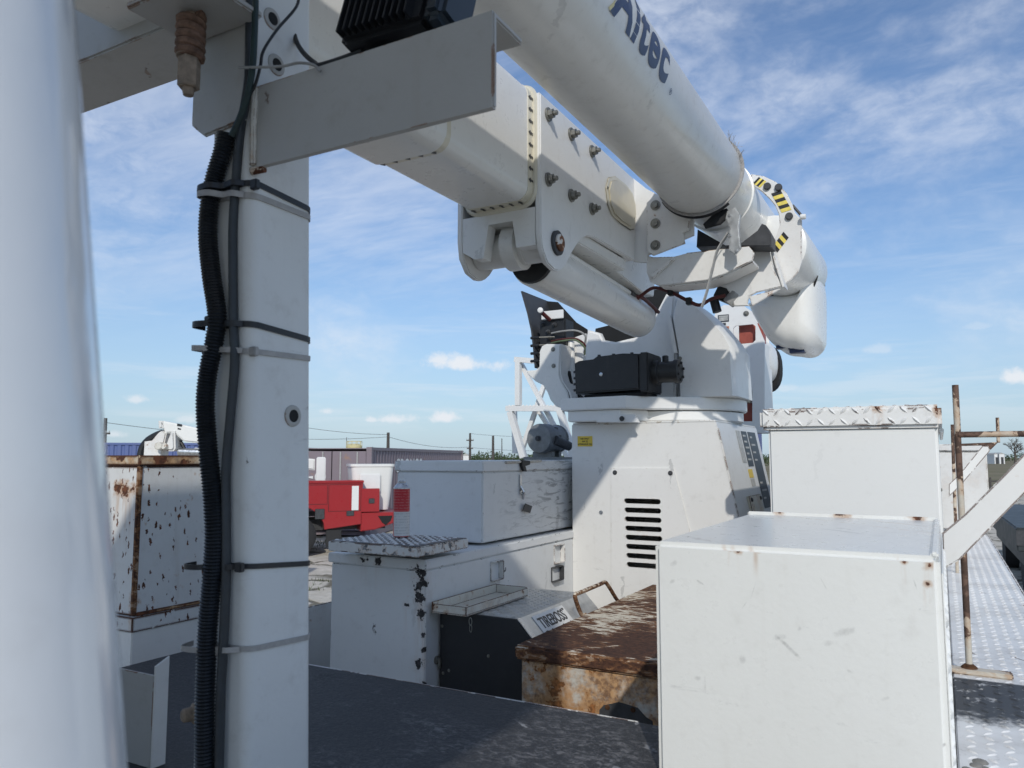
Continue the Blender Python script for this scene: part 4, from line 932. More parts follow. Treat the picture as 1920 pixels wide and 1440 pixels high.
b.bm.faces.new([b.bm.verts.new(on_tube(th, y, .001)) for y, th in em]); b.obj('emblem', M['gold'], ub_, 0)
# worn strap round the end, with frayed threads
b = B(); prof = []
for k in range(49):
    a = R(-175 + 350 * k / 48 - 60); yo = YC - .016 + .028 * math.sin(a + .4)
    prof.append(on_tube(a, yo, .003))
b.tube(prof, .010, 8, sect=[(-.9, -.25), (.9, -.25), (.9, .25), (-.9, .25)]); stp = b.obj('boom_strap', M['fibre'], al)
b = B(); pr_ = [on_tube(R(-150 + 100 * k / 20), YC - .004 + .02 * math.sin(R(-150 + 100 * k / 20) + .4), .006) for k in range(21)]; b.tube(pr_, .011, 7); b.obj('strap_edge', M['black'], stp)
b = B()
for k in range(34):
    a = R(random.uniform(5, 45)); p0 = on_tube(a, YC - .02, .002); p1 = on_tube(a + random.uniform(-.1, .15), YC - .05 + random.uniform(-.03, .05), random.uniform(.01, .035))
    b.tube([p0, p0.lerp(p1, .5) + Vector((0, 0, .004)), p1], .0007, 3)
b.obj('frayed_thread', M['fibre'], stp, kind='stuff')
# toggle latch and hanging strap
ly = YC + .0
tg = PY([(1363, 395), (1378, 388), (1388, 402), (1385, 425), (1389, 465), (1378, 478), (1366, 470), (1368, 430), (1360, 410)], ly)
b = B(); b.prism(tg, (0, .018, 0), .004); tgo = b.obj('toggle_latch', M['alu'], al)
b = B(); b.prism(PY([(1339, 399), (1362, 390), (1372, 400), (1350, 420), (1322, 428), (1318, 420)], ly + .012), (0, .016, 0), .003); b.obj('latch_arm', M['black'], tgo)
for q_ in ((1368, 404), (1368, 442), (1381, 470)):
    b = B(); b.bolt(oy(q_[0], q_[1], ly), (0, -1, 0), .008, .006, .006, False); b.obj('rivet', M['chrome'], tgo)
sp_ = [oy(*q_, ly + .03) for i_, q_ in enumerate(((1366, 437), (1345, 470), (1336, 505), (1326, 545), (1316, 576)))]
b = B(); b.tube(catmull(sp_, 5), .013, 8, sect=[(-.15, -1), (.15, -1), (.15, 1), (-.15, 1)]); b.obj('tie_strap', M['strap'], al)

# boom cradle bracket
b = B(); b.prism(PY([(1212, 380), (1222, 371), (1258, 366), (1296, 396), (1290, 432), (1280, 436), (1284, 456), (1224, 479), (1213, 472)], 3.13), (0, .014, 0), .003); mp = b.obj('mount_plate', M['bracket'], al)
for q_ in ((1229, 385), (1229, 419), (1229, 460)):
    b = B(); b.bolt(oy(q_[0], q_[1], 3.1295), (0, -1, 0), .022, .014, .016, False); b.obj('bolt', M['steel'], mp)
b = B(); b.prism(PY([(1187, 334), (1212, 354), (1300, 400), (1300, 440), (1214, 478), (1212, 492), (1187, 490)], 3.15), (0, .02, 0), .002); b.obj('boom_end_plate', M['white'], al)
arm = [(1213, 479), (1225, 482), (1264, 481), (1287, 475), (1404, 462), (1414, 474), (1411, 488), (1359, 513), (1324, 525), (1258, 533), (1232, 535), (1219, 528), (1212, 510)]
b = B(); b.prism(PY(arm, 3.165), (0, .012, 0), .002); cr_ = b.obj('cradle_arm', M['bracket'], al)
b = B(); b.prism(PY([(1232, 534), (1258, 532), (1324, 524), (1359, 512), (1411, 487), (1411, 492), (1360, 517), (1324, 530), (1258, 537)], 3.178), (0, .13, 0), .002); b.obj('cradle_flange', M['bracket'], cr_)
b = B(); b.prism(PY([(1218, 516), (1222, 512), (1262, 481), (1264, 486), (1224, 521)], 3.145), (0, .019, 0), .003); b.obj('cradle_rib', M['bracket'], cr_)
b = B(); b.prism(PY([(1287, 474), (1404, 461), (1404, 466), (1287, 479)], 3.178), (0, .12, 0), .002); b.obj('cradle_flange', M['rodpaint'], cr_)
b = B(); b.prism(PY([(1306, 463), (1308, 430), (1360, 460), (1404, 458)], 3.25), (0, .16, 0), .002); b.obj('cradle_pad', M['black'], cr_)
b = B(); b.prism(PY([(1360, 462), (1390, 455), (1420, 432), (1428, 419), (1436, 422), (1446, 440), (1446, 462)], 3.21), (0, .10, 0), .004); b.obj('cradle_pad', M['darkgrey'], cr_)
b = B(); b.prism(PY([(1394, 466), (1440, 456), (1448, 500), (1466, 537), (1418, 548), (1404, 556), (1401, 570), (1410, 573), (1376, 574), (1372, 556), (1362, 540), (1345, 535), (1380, 508), (1411, 490)], 3.32), (0, .014, 0), .003); b.obj('cradle_web', M['bracket'], cr_)
b = B(); b.prism([oy(1440, 456, 3.315), oy(1466, 538, 3.315), oy(1466, 538, 3.315) + Vector((.0, .10, 0)), oy(1440, 456, 3.315) + Vector((.0, .10, 0))], (.010, 0, 0), .002); b.obj('cradle_side', M['bracket'], cr_)
b = B(); b.prism(PY([(1404, 556), (1466, 540), (1410, 574)], 3.305), (0, .012, 0), .002); b.obj('cradle_gusset', M['bracket'], cr_)
yr = 3.42
ringo = [(1408, 326), (1432, 330), (1455, 341), (1475, 362), (1486, 385), (1490, 398), (1503, 412), (1503, 490), (1497, 510), (1484, 524), (1466, 537), (1452, 505), (1442, 462)]
ringi = [(1443, 461), (1455, 443), (1462, 422), (1460, 402), (1453, 385), (1441, 371), (1427, 358), (1410, 347)]
b = B(); b.prism(PY(ringo + ringi, yr), (0, .016, 0), .003); rg_ = b.obj('keeper_ring', M['bracket'], al)
for q_ in ((1439, 350), (1460, 352), (1480, 406)):
    b = B(); b.lathe([(0, .016), (.010, .016), (.013, .013)], oy(q_[0], q_[1], yr - .0005), (0, -1, 0), 18); b.obj('bolt', M['darkgrey'], rg_)
def hazard(A_, B_, wdt, n_):   # striped strip from pixel A_ to pixel B_
    a_, c_ = oy(*A_, yr - .001), oy(*B_, yr - .001); d_ = (c_ - a_); nn = Vector((-d_.z, 0, d_.x)).normalized() * wdt / 2; sk = d_ / n_ * .5
    for k in range(n_):
        p0 = a_ + d_ * (k / n_); p1 = a_ + d_ * ((k + 1) / n_)
        b = B(); b.prism([p0 - nn - sk * .6, p1 - nn - sk * .6, p1 + nn + sk * .6, p0 + nn + sk * .6], (0, -.0008, 0)); b.obj('hazard_stripe', M['hazy'] if k % 2 else M['hazk'], rg_, 0)
hazard((1417, 338), (1431, 346), .036, 4); hazard((1455, 360), (1475, 396), .040, 6); hazard((1453, 468), (1474, 440), .034, 5)
b = B(); b.cyl(oy(1486, 385, yr + .02), oy(1506, 408, yr + .02), .006, seg=8); b.obj('keeper_pin', M['darkgrey'], rg_)
b = B(); b.cyl(oy(1500, 407, yr - .02), oy(1511, 406, yr - .02), .012, seg=12, ch=.003); b.obj('pin_knob', M['decalwht'], rg_)
# elbow housing behind the cradle
def sup(cx, cz, rx, rz, y, n=40, e=2.6, sk=0.0):
    out = []
    for k in range(n):
        a = 2 * math.pi * k / n; ca_, sa_ = math.cos(a), math.sin(a)
        x = cx + rx * math.copysign(abs(ca_) ** (2 / e), ca_); z = cz + rz * math.copysign(abs(sa_) ** (2 / e), sa_)
        out.append(Vector((x, y, z)))
    return out
dc = oy(1470, 492, 4.05)
b = B(); b.lathe([(3.72, .13), (3.73, .155), (3.76, .162), (4.36, .170), (4.40, .16)], Vector((dc.x, 0, dc.z)), (0, 1, 0), 56); b.obj('elbow_drum', M['boom'], al, 50)
eo = PY([(1402, 570), (1410, 588), (1424, 612), (1438, 634), (1452, 648), (1470, 659), (1492, 662), (1508, 664), (1522, 661), (1533, 652), (1539, 641), (1541, 626), (1541, 570), (1540, 538), (1536, 518), (1530, 512), (1524, 536), (1500, 548), (1470, 552), (1440, 556)], 4.22)
eo = catmull(eo + [eo[0]], 3)[:-1]; ecn = sum(eo, Vector()) / len(eo); hs = []
for y, sc in ((4.055, .30), (4.06, .50), (4.075, .66), (4.10, .79), (4.135, .885), (4.18, .95), (4.235, .988), (4.29, 1.0), (4.40, 1.0), (4.45, .97), (4.49, .90), (4.50, .7)): hs.append([Vector((ecn.x + (p_.x - ecn.x) * sc, y, ecn.z + (p_.z - ecn.z) * sc)) for p_ in eo])
b = B(); b.loft(hs); eh = b.obj('elbow_housing', M['boom'], al, 75)
b = B(); b.tube(catmull(PY([(1441, 555), (1470, 553), (1497, 550), (1520, 543), (1530, 525), (1533, 505)], 4.12), 6), .0055, 6); b.obj('seam', M['dark'], eh)
for k, (A_, B_) in enumerate((((1455, 649), (1475, 651)), ((1478, 649), (1508, 652)), ((1480, 657), (1508, 659)))):
    b = B(); a_ = oy(*A_, 4.16); c_ = oy(*B_, 4.16); b.box(a_.x, c_.x, a_.y - .004, a_.y + .05, c_.z - .0045, a_.z + .0035, .001); b.obj('decal_mark', M['navy'], eh)
for q_ in ((1546, 535), (1549, 586), (1542, 556)):
    b = B(); c_ = oy(*q_, 4.48); b.bolt(c_ - Vector((.006, 0, 0)), (1, 0, 0), .010, .007, .012, False); b.obj('bolt', M['steel'], eh)
# tall column with windows, red parts inside
cyp = 5.0
def rp(lst): return [(p_.x, p_.z) for p_ in PY(lst, cyp)]
colo = rp([(1338, 812), (1338, 600), (1344, 580), (1358, 572), (1395, 574), (1410, 584), (1434, 640), (1434, 812)])
w1 = rp([(1375, 616), (1380, 611), (1412, 608), (1417, 612), (1417, 638), (1412, 643), (1380, 646), (1375, 642)])
w2 = rp([(1379, 733), (1382, 729), (1408, 729), (1411, 733), (1411, 790), (1379, 790)])
me = plate(colo, [w1, w2], .012, (0, cyp, 0), (1, 0, 0), (0, 0, 1)); cl_ = link('column', me, M['turret'], al, 30)
xa, xb_ = colo[0][0], colo[-1][0]; zb_, zt_ = colo[0][1], colo[3][1]
b = B(); b.box(xb_ - .010, xb_, cyp + .007, cyp + .30, zb_, colo[6][1]).box(xa, xa + .010, cyp + .007, cyp + .30, zb_, colo[1][1]).box(xa + .011, xb_ - .011, cyp + .30, cyp + .31, zb_, zt_ - .02); b.obj('column_side', M['turret'], al)
r0 = oy(1386, 650, cyp + .05); r1 = oy(1430, 605, cyp + .05); b = B(); b.box(r0.x, r1.x, cyp + .05, cyp + .15, r0.z, r1.z, .006); b.obj('inner_block', M['redpart'], cl_)
r0 = oy(1386, 805, cyp + .05); r1 = oy(1420, 755, cyp + .05); b = B(); b.box(r0.x, r1.x, cyp + .05, cyp + .15, zb_ + .005, r1.z, .006); b.obj('inner_block', M['redpart'], cl_)
b = B(); b.tube([oy(1392, 738, cyp + .04), oy(1400, 750, cyp + .03), oy(1408, 752, cyp + .03)], .016, 10); b.obj('lever', M['lensrim'], cl_)
b = B(); b.bolt(oy(1399, 588, cyp - .006), (0, -1, 0), .018, .011, .014); b.obj('bolt', M['steel'], cl_)
def ydecal(px0, py0, px1, py1, y, mat, par, nm='sticker'):
    a_, c_ = oy(px0, py0, y), oy(px1, py1, y); b = B(); b.box(a_.x, c_.x, y - .0012, y, c_.z, a_.z); return b.obj(nm, mat, par, 0)
sk_ = ydecal(1345, 590, 1368, 616, cyp - .0065, M['decalwht'], cl_); yd = cyp - .0082
ydecal(1346, 591, 1367, 603, yd, M['decalblk'], sk_, 'print_block'); ydecal(1350, 613, 1367, 616, yd, M['decalred'], sk_, 'print_block'); ydecal(1352, 606, 1361, 610, yd, M['decalblk'], sk_, 'print_block')
for k in range(3): ydecal(1348, 592.5 + 3.4 * k, 1365, 594 + 3.4 * k, yd - .0015, M['decalgry'], sk_, 'print_line')
s2_ = ydecal(1379, 678, 1404, 698, cyp - .0065, M['decalgry'], cl_)
for k in range(4): ydecal(1382, 681 + 4 * k, 1400, 682.4 + 4 * k, yd, M['decalblk'], s2_, 'print_line')
ca2 = oy(1450, 690, 5.3); b = B(); b.loft([sup(-1.05, ca2.z + .06, .08, .13, 5.20, 28, 2.4), sup(-1.05, ca2.z + .06, .10, .15, 5.25, 28, 2.4), sup(-1.05, ca2.z + .06, .10, .15, 5.5, 28, 2.4)]); b.obj('rear_fairing', M['boom'], al, 60)
b = B(); b.loft([sup(-1.05, ca2.z + .03, .11, .17, 5.51, 28, 2.4), sup(-1.05, ca2.z + .03, .11, .17, 5.62, 28, 2.4)]); b.obj('fairing_seal', M['dark'], al, 60)

# hoses under the cradle
hz_ = [oy(*q_, 3.30) for q_ in ((1195, 560), (1225, 540), (1258, 548), (1290, 564), (1312, 572), (1335, 560), (1360, 554))]
b = B(); b.tube(catmull(hz_, 6), .008, 10); hh = b.obj('hose', M['hose_red'], al)
for q_ in ((1258, 548), (1292, 565)):
    c_ = oy(*q_, 3.30); b = B(); b.box(c_.x - .012, c_.x + .012, c_.y - .016, c_.y + .016, c_.z - .016, c_.z + .016, .003); b.obj('clamp', M['black'], hh)
b = B(); c_ = oy(1355, 548, 3.35); b.box(c_.x - .03, c_.x + .035, 3.34, 3.42, c_.z - .035, c_.z + .03, .006, mat=Matrix.Translation(c_) @ Matrix.Rotation(.5, 4, 'Y') @ Matrix.Translation(-c_)); b.obj('valve_body', M['black'], al)
b = B(); b.cyl(oy(1338, 560, 3.36), oy(1345, 585, 3.36), .020, seg=12); b.obj('valve_plug', M['black'], al)
b = B(); b.cyl(oy(1365, 570, 3.34), oy(1382, 550, 3.34), .028, seg=14, ch=.004); b.obj('valve_cap', M['hose_gry'], al)

# control station on the turret's left
vy = 4.0
shp = [(976, 546), (980, 560), (988, 588), (995, 620), (999, 655), (1002, 690)]
so = PY(shp, vy); si = [p_ + Vector((.012, 0, 0)) for p_ in so]
b = B(); b.prism(so + si[::-1], (0, .34, 0), .002); b.obj('control_hood', M['darkgrey'], al)
so2 = PY([(976, 546), (1000, 548), (1036, 588), (1058, 602), (1058, 655)], vy); b = B(); b.prism([p_ for p_ in so2] + [so[-1] + Vector((.05, 0, 0)), so[2] + Vector((.012, 0, 0))], (0, .012, 0)); 
bp_ = b.obj('hood_back', M['dark'], al); bp_.location.y += .33
b = B(); q0 = oy(1012, 640, vy + .02); q1 = oy(1060, 600, vy + .02); b.box(q0.x, q1.x, vy + .02, vy + .14, q0.z - .05, q1.z + .01, .006); vb = b.obj('valve_block', M['black'], al)
b = B(); q0 = oy(1015, 600, vy); q1 = oy(1056, 580, vy); b.box(q0.x, q1.x, vy, vy + .008, q0.z, q1.z, .002); b.obj('lever_plate', M['white'], al)
b = B(); b.lathe([(0, .008), (.004, .016), (.02, .016), (.024, .008)], oy(1014, 583, vy - .07), (.3, -1, .1), 16); lv = b.obj('lever_knob', M['decalwht'], al)
b = B(); b.cyl(oy(1016, 586, vy - .06), oy(1031, 600, vy), .012, seg=12); b.obj('lever', M['hose_red'], lv)
for k in range(4):
    b = B(); c_ = oy(995, 634 + 14.5 * k, vy - .05); b.cyl(c_, c_ + Vector((.055, 0, 0)), .0085, seg=10, ch=.002); lvv = b.obj('spool_handle', M['black'], al)
    b = B(); b.cyl(c_ + Vector((.055, 0, 0)), c_ + Vector((.13, .05, .004)), .004, seg=8); b.obj('spool_rod', M['steel'], lvv)
for k, (m_, y_) in enumerate((('hose_gry', 625), ('hose_red', 640), ('hose_grn', 643))):
    b = B(); b.tube(catmull([oy(1034, y_, vy + .01), oy(1055, y_ - 4, vy - .02), oy(1080, y_ - 5, vy), oy(1097, y_ + 4 + k * 3, vy + .03), oy(1096, y_ + 22, vy + .05)], 6), .0055, 8); b.obj('hose', M[m_], al)
for k_ in range(5):
    b = B(); b.tube(catmull([oy(1010 + k_ * 9, 640 + k_ * 3, vy + .03), oy(1004 + k_ * 10, 670, vy + .05 + .01 * k_), oy(1030 + k_ * 8, 700, vy + .06), oy(1060 + k_ * 6, 730, vy + .07)], 6), .009, 8); b.obj('hose', M['black'], al)
for q_ in ((1040, 609), (1028, 622), (1030, 634), (1030, 646), (1048, 640), (1018, 608)):
    b = B(); b.bolt(oy(q_[0], q_[1], vy + .019), (0, -1, 0), .014, .010, .022, True); b.obj('fitting', M['darkgrey'], vb)
hk = [(1012, 658), (1016, 649), (1024, 645), (1050, 645), (1048, 700), (1052, 715), (1064, 735), (1070, 760), (1076, 770), (1062, 768), (1042, 762), (1032, 750), (1026, 735), (1018, 722), (1004, 715), (990, 702), (986, 695), (1004, 694), (1011, 688)]
b = B(); b.prism(PY(hk, vy - .10), (0, .012, 0), .004); hk_ = b.obj('hose_shroud', M['boom'], al)
sd2 = PY([(1049, 645), (1049, 700), (1053, 715), (1066, 735), (1073, 760), (1076, 770)], vy - .09)
b = B(); b.prism(sd2 + [p_ + Vector((.010, 0, 0)) for p_ in sd2[::-1]], (0, .16, 0), .001); b.obj('shroud_side', M['boom'], hk_)
b = B(); b.prism(PY([(1052, 690), (1065, 695), (1072, 730), (1090, 745), (1093, 772), (1080, 778), (1068, 766), (1060, 735)], vy + .0), (0, .05, 0), .003); b.obj('shroud_seal', M['dark'], hk_)
for q_ in ((1037, 655), (1038, 686)):
    b = B(); b.bolt(oy(q_[0], q_[1], vy - .1005), (0, -1, 0), .013, .008, .008, False); b.obj('bolt', M['steel'], hk_)
b = B(); b.tube(catmull([oy(1070, 640, vy + .08), oy(1072, 690, vy + .06), oy(1075, 745, vy + .05)], 6), .022, 14); b.obj('pipe', M['boom'], al)
b = B(); b.prism(PY([(1056, 640), (1098, 625), (1098, 745), (1066, 745), (1070, 700), (1058, 690)], vy + .10), (0, .03, 0), .004); b.obj('turret_side_plate', M['turret'], al)

# unseen bucket above the lens, added and shaped to shade post, arm and deck
def shade_bk_sec(z, g_): return [Vector((x, y, z)) for x, y in rrect(-.60 - g_, .02 + g_, -.95 - g_, .25 + g_ * .2, .10, 5)]
b = B(); b.loft([shade_bk_sec(2.86, -.05), shade_bk_sec(2.90, -.01), shade_bk_sec(3.84, .01)]); shade_bkt = b.obj('bucket', M['boom'], al, 50)
b = B(); b.loft([shade_bk_sec(3.841, .02), shade_bk_sec(3.89, .02)]); b.obj('shade_bucket_lip', M['boom'], shade_bkt, 50)
b = B(); b.box(-.66, -.59, -.85, -.45, 3.2, 3.6, .01); b.obj('bucket_mount', M['white'], shade_bkt)
def shade_bk2(z, g_): return [Vector((x, y, z)) for x, y in rrect(-2.0 - g_, -.80 + g_, -1.15 - g_, -.06 + g_, .10, 5)]  # second unseen bucket, added to darken the rear faces of post and arm
b = B(); b.loft([shade_bk2(1.76, -.05), shade_bk2(1.80, -.01), shade_bk2(2.96, .02)]); shade_bkt2 = b.obj('bucket', M['boom'], al, 50)
b = B(); b.loft([shade_bk2(2.961, .04), shade_bk2(3.01, .04)]); b.obj('shade_bucket_lip', M['boom'], shade_bkt2, 50)
b = B(); b.box(-1.36, -1.2, -.9, -.6, 3.011, 3.137, .01); b.obj('bucket_mount', M['white'], shade_bkt2)

# ------------------------------------------------------------------ ladder frame and round reel behind the tool boxes
fr_ = thing('ladder_frame', 'white braced square tube frame standing behind the scuffed tool box', 'frame', (-2.3, 5.4, 1.25))
fyy = 5.25
def bar(A_, B_, y, r_=.026, y2=None):
    a_, c_ = oy(*A_, y), oy(*B_, y if y2 is None else y2); b = B(); b.tube([a_, c_], r_, sect=[(-1, -1), (1, -1), (1, 1), (-1, 1)]); return b
bar((972, 672), (972, 760), fyy, .021).obj('tube', M['white'], fr_); bar((966, 674), (1040, 680), fyy, .020).obj('tube', M['white'], fr_)
bar((950, 766), (1064, 766), fyy, .021).obj('rung', M['white'], fr_); bar((976, 680), (1040, 800), fyy + .05, .016).obj('brace', M['white'], fr_)
bar((1035, 680), (975, 855), fyy + .09, .016).obj('brace', M['white'], fr_); bar((957, 772), (982, 858), fyy, .023).obj('tube', M['white'], fr_); bar((1050, 770), (1076, 858), fyy, .023).obj('tube', M['white'], fr_)
bar((1010, 770), (1066, 860), fyy + .12, .016).obj('brace', M['white'], fr_); bar((964, 760), (966, 850), fyy + .3, .018).obj('tube', M['white'], fr_)
for x_ in (-2.33, -2.08): 
    a_ = Vector((x_, fyy + .02, 1.2502)); b = B(); b.tube([a_, Vector((x_, fyy + .02, 2.34))], .023, sect=[(-1, -1), (1, -1), (1, 1), (-1, 1)]); b.obj('tube', M['white'], fr_)
b = B()
for k in range(14): c_ = oy(955 + k * 6.5, 760.5, fyy); b.lathe([(-.012, .010), (.006, .006)], c_, (0, 0, 1), 6)
b.obj('grip_teeth', M['white'], fr_, kind='stuff')
rl = thing('electric_motor', 'grey round motor with a square hub cap on the upper tool box', 'motor', (-2.0, 4.5, 2.284))
mc = oy(1010, 822, 4.35); mr = .094
b = B(); b.lathe([(-.004, mr * .80), (0, mr * .95), (.012, mr), (.10, mr), (.105, mr * .93), (.20, mr * .93), (.205, mr), (.22, mr * .96), (.225, mr * .7)], mc, (.12, 1, 0), 40); mtr = b.obj('casing', M['motor'], rl)
b = B(); b.box(mc.x - .016, mc.x + .016, mc.y - .022, mc.y - .003, mc.z - .016, mc.z + .016, .006); b.obj('hub_cap', M['darkgrey'], mtr)
b = B(); b.box(mc.x - .12, mc.x + .15, mc.y + .02, mc.y + .22, 2.2835, 2.300, .002).box(mc.x - .07, mc.x + .07, mc.y + .05, mc.y + .09, 2.3005, mc.z - mr * .88, .002).box(mc.x - .07, mc.x + .07, mc.y + .15, mc.y + .19, 2.3005, mc.z - mr * .88, .002); b.obj('mount', M['motor'], rl)
for a in (-.35, .15, .75, 2.7, 3.5):
    b = B(); c_ = mc + Vector((mr * 1.01 * math.cos(a), .10, mr * 1.01 * math.sin(a))); b.box(c_.x - .010, c_.x + .010, c_.y - .02, c_.y + .02, c_.z - .008, c_.z + .008, .002); b.obj('lug', M['darkgrey'], mtr)
b = B(); b.cyl(mc + Vector((.10, .03, -.01)), mc + Vector((.14, .16, -.05)), .03, seg=14, ch=.004); b.obj('fitting', M['darkgrey'], mtr)

# ------------------------------------------------------------------ boom rest post
ps = thing('boom_rest', 'square white boom rest post with angle iron arm and rusty spring bolt', 'boom rest', (-1.03, .95, DECK))
PX0, PX1, PY0, PY1 = -1.085, -.981, .880, 1.0265
def lean(z): return RGT * ((2.45 - z) * .024 + .004)
def post_loop(z, g_=0.0, r_=.020, n_=6): return [Vector((x, y, z)) + lean(z) for x, y in rrect(PX0 - g_, PX1 + g_, PY0 - g_, PY1 + g_, r_ + g_, n_)]
H1 = ox(542, 780, PX1); H2 = ox(527, 122, PX1); H3 = ox(521, 36, PX1)
b = B(); b.loft([post_loop(z) for z in (DECK + .0005, 3.30)]); b.obj('tube', M['post'], ps, 30)
for hc in (H1, H2, H3):
    b = B(); b.lathe([(.0003, .019), (.002, .0185), (.003, .016), (.0035, .0115), (.003, .0105)], Vector((PX1, hc.y, hc.z)) + lean(hc.z), (1, 0, 0), 32, True, False); rg0 = b.obj('port_bush', M['postdirt_shade'], ps)
    b = B(); b.lathe([(.0004, .0112), (.0033, .0110)], Vector((PX1, hc.y, hc.z)) + lean(hc.z), (1, 0, 0), 28); b.obj('port_hole', M['dark'], rg0)
# wide plate on the rear face near the top
A_ = oy(358, 235, PY0 - .010); C_ = oy(384, 250, PY0 - .010); tz_ = 3.30
b = B(); b.prism([(A_.x, PY0 - .010, A_.z), (A_.x + .012, PY0 - .010, A_.z - .010), (A_.x + .034, PY0 - .010, C_.z - .004), (PX1 - .016, PY0 - .010, C_.z + .004), (PX1 - .016, PY0 - .010, tz_), (A_.x, PY0 - .010, tz_)], (0, .0095, 0), .003); b.obj('rear_plate', M['postdirt_shade'], ps)
# angle-iron arm
bz0, bz1, bxl, bxr = 2.781, 2.922, PX1 - .003, -.517; by = PY0
pr3 = [(by, bz0), (by + .010, bz0), (by + .010, bz1 - .010), (by + .085, bz1 - .010), (by + .085, bz1), (by, bz1)]
b = B(); b.prism([(bxl, y, z) for y, z in pr3], (bxr - bxl, 0, 0), .0025); arm_ = b.obj('arm', M['postdirt_shade'], ps)
b = B(); b.tube([(bxl + .004, by - .002, bz0 + .004), (bxl + .003, by - .003, (bz0 + bz1) / 2), (bxl + .004, by - .002, bz1 - .003)], .006, 8); b.tube([(bxl - .004, by + .002, bz0 - .004), (bxl + .02, by + .008, bz0 - .002)], .007, 8); b.obj('weld', M['tray'], arm_)
# cross beam at the top going left, plate under it, spring and bolt
lb0 = oy(315, 48, PY0 + .01); 
b = B(); b.box(-2.3, PX0 - .03, PY0 + .01, PY0 + .16, lb0.z, lb0.z + .25, .004); b.obj('cross_beam', M['postdirt_shade'], ps)
SC = oy(354, 150, .80)        # bolt end
zs = oy(345, 30, .80).z - .030
b = B(); b.box(SC.x - .085, SC.x + .09, .74, PY0 - .0105, zs + .030, zs + .042, .003); b.obj('spring_plate', M['postdirt_shade'], ps)
cx_, cy_ = SC.x, .80; z_top = zs + .029; z_n = oy(354, 112, .80).z; z_b = oy(354, 172, .80).z
hel = []
turns = 5.2; nn_ = 150
for k in range(nn_ + 1):
    u = k / nn_; a = 2 * math.pi * turns * u; zz_ = z_top - .004 + (z_n + .008 - z_top) * u; hel.append((cx_ + .0165 * math.cos(a), cy_ + .0165 * math.sin(a), zz_))
b = B(); b.tube(hel, .0078, 8); spg = b.obj('spring', M['springrust'], ps)
b = B(); b.cyl((cx_, cy_, z_top), (cx_, cy_, z_b + .006), .0095, seg=14); b.cyl((cx_, cy_, z_b + .007), (cx_, cy_, z_b - .006), .0105, .008, seg=16); b.obj('bolt', M['nutrust'], spg)
b = B(); b.cyl((cx_, cy_, z_n + .003), (cx_, cy_, z_b + .006), .0175, seg=6, ch=.002); b.lathe([(0, .021), (.004, .021)], (cx_, cy_, z_n + .003), (0, 0, 1), 20); b.obj('nut', M['nutrust'], spg)
# small bracket and bolt low on the far side
c_ = oy(352, 1330, PY0 + .03); b = B(); b.box(PX0 - .030, PX0 - .0008, PY0 + .03, PY0 + .055, DECK + .0006, oy(352, 1235, PY0 + .03).z, .006); b.obj('side_lug', M['post'], ps)
b = B(); b.lathe([(0, .017), (.010, .017), (.014, .012), (.026, .011), (.029, .008)], Vector((PX0 - .014, PY0 + .0295, c_.z)), (-.35, -1, 0), 12); b.obj('lug_bolt', M['nutrust'], ps)

# ------------------------------------------------------------------ conduit, cables, ties on the post
CY = PY0 - .0185
pth = catmull([oy(q[0], q[1], CY) for q in ((424, 250), (417, 285), (402, 335), (392, 390), (390, 450), (397, 520), (407, 590), (402, 640), (390, 700), (385, 760), (390, 840), (398, 920), (402, 1000), (398, 1080), (390, 1170), (386, 1260), (384, 1350), (384, 1440), (384, 1560))], 10)
pth = resample(pth, .0027); rad = [.0160 if k % 2 else .0136 for k in range(len(pth))]
b = B(); b.tube(pth, rad, 16); tag(b.obj('corrugated_conduit', M['conduit'], smooth=0), 'black corrugated conduit strapped to the square post', 'conduit')
CY2 = PY0 - .0085
pth = catmull([oy(q[0], q[1], CY2) for q in ((470, -60), (468, 60), (466, 150), (452, 240), (444, 320), (437, 420), (437, 520), (438, 610), (440, 680), (432, 780), (424, 880), (424, 980), (424, 1080), (420, 1190), (414, 1300), (411, 1440), (411, 1560))], 8)
b = B(); b.tube(pth, .0075, 12, sect=[(.75 * math.cos(a), 1.15 * math.sin(a)) for a in [2 * math.pi * k / 12 for k in range(12)]])
tag(b.obj('cable', M['cable']), 'grey-black flat cable running down the post beside the corrugated conduit', 'cable')
pth = catmull([oy(q[0], q[1], PY0 - .026) for q in ((480, -60), (478, 40), (474, 120), (466, 170), (452, 215), (434, 255))], 6)
b = B(); b.tube(pth, .0055, 10); tag(b.obj('cable', M['greencable']), 'dark green cable dropping from above into the top of the conduit', 'cable')
pth = catmull([oy(560, -20, .94), oy(556, 12, .93), oy(520, 55, .90), oy(494, 95, .875), oy(488, 125, .865), oy(478, 160, .862), oy(462, 190, .86), oy(434, 252, .862)], 6)
b = B(); b.tube(pth, .0026, 8); tag(b.obj('wire', M['black']), 'thin black wire looping from the floodlight to the conduit mouth', 'wire')
pth = catmull([oy(545, -30, 1.0), oy(548, 30, .985), oy(553, 70, .975), oy(568, 98, .965), oy(590, 118, .955), oy(600, 122, .94), oy(640, 110, .93), oy(680, 95, .925)], 6)
b = B(); b.tube(pth, .0045, 10); tag(b.obj('cord', M['black']), 'thick black cord from the post to the floodlight', 'cord')
pth = catmull([oy(448, 127, .855), oy(485, 126, .85), oy(530, 124, .872), oy(560, 118, .876), oy(588, 122, .874), oy(600, 134, .874)], 6)
b = B(); b.tube(pth, .0024, 8); tag(b.obj('wire_tail', M['hose_gry']), 'pale tie tail across the post port by the green cable', 'tie')

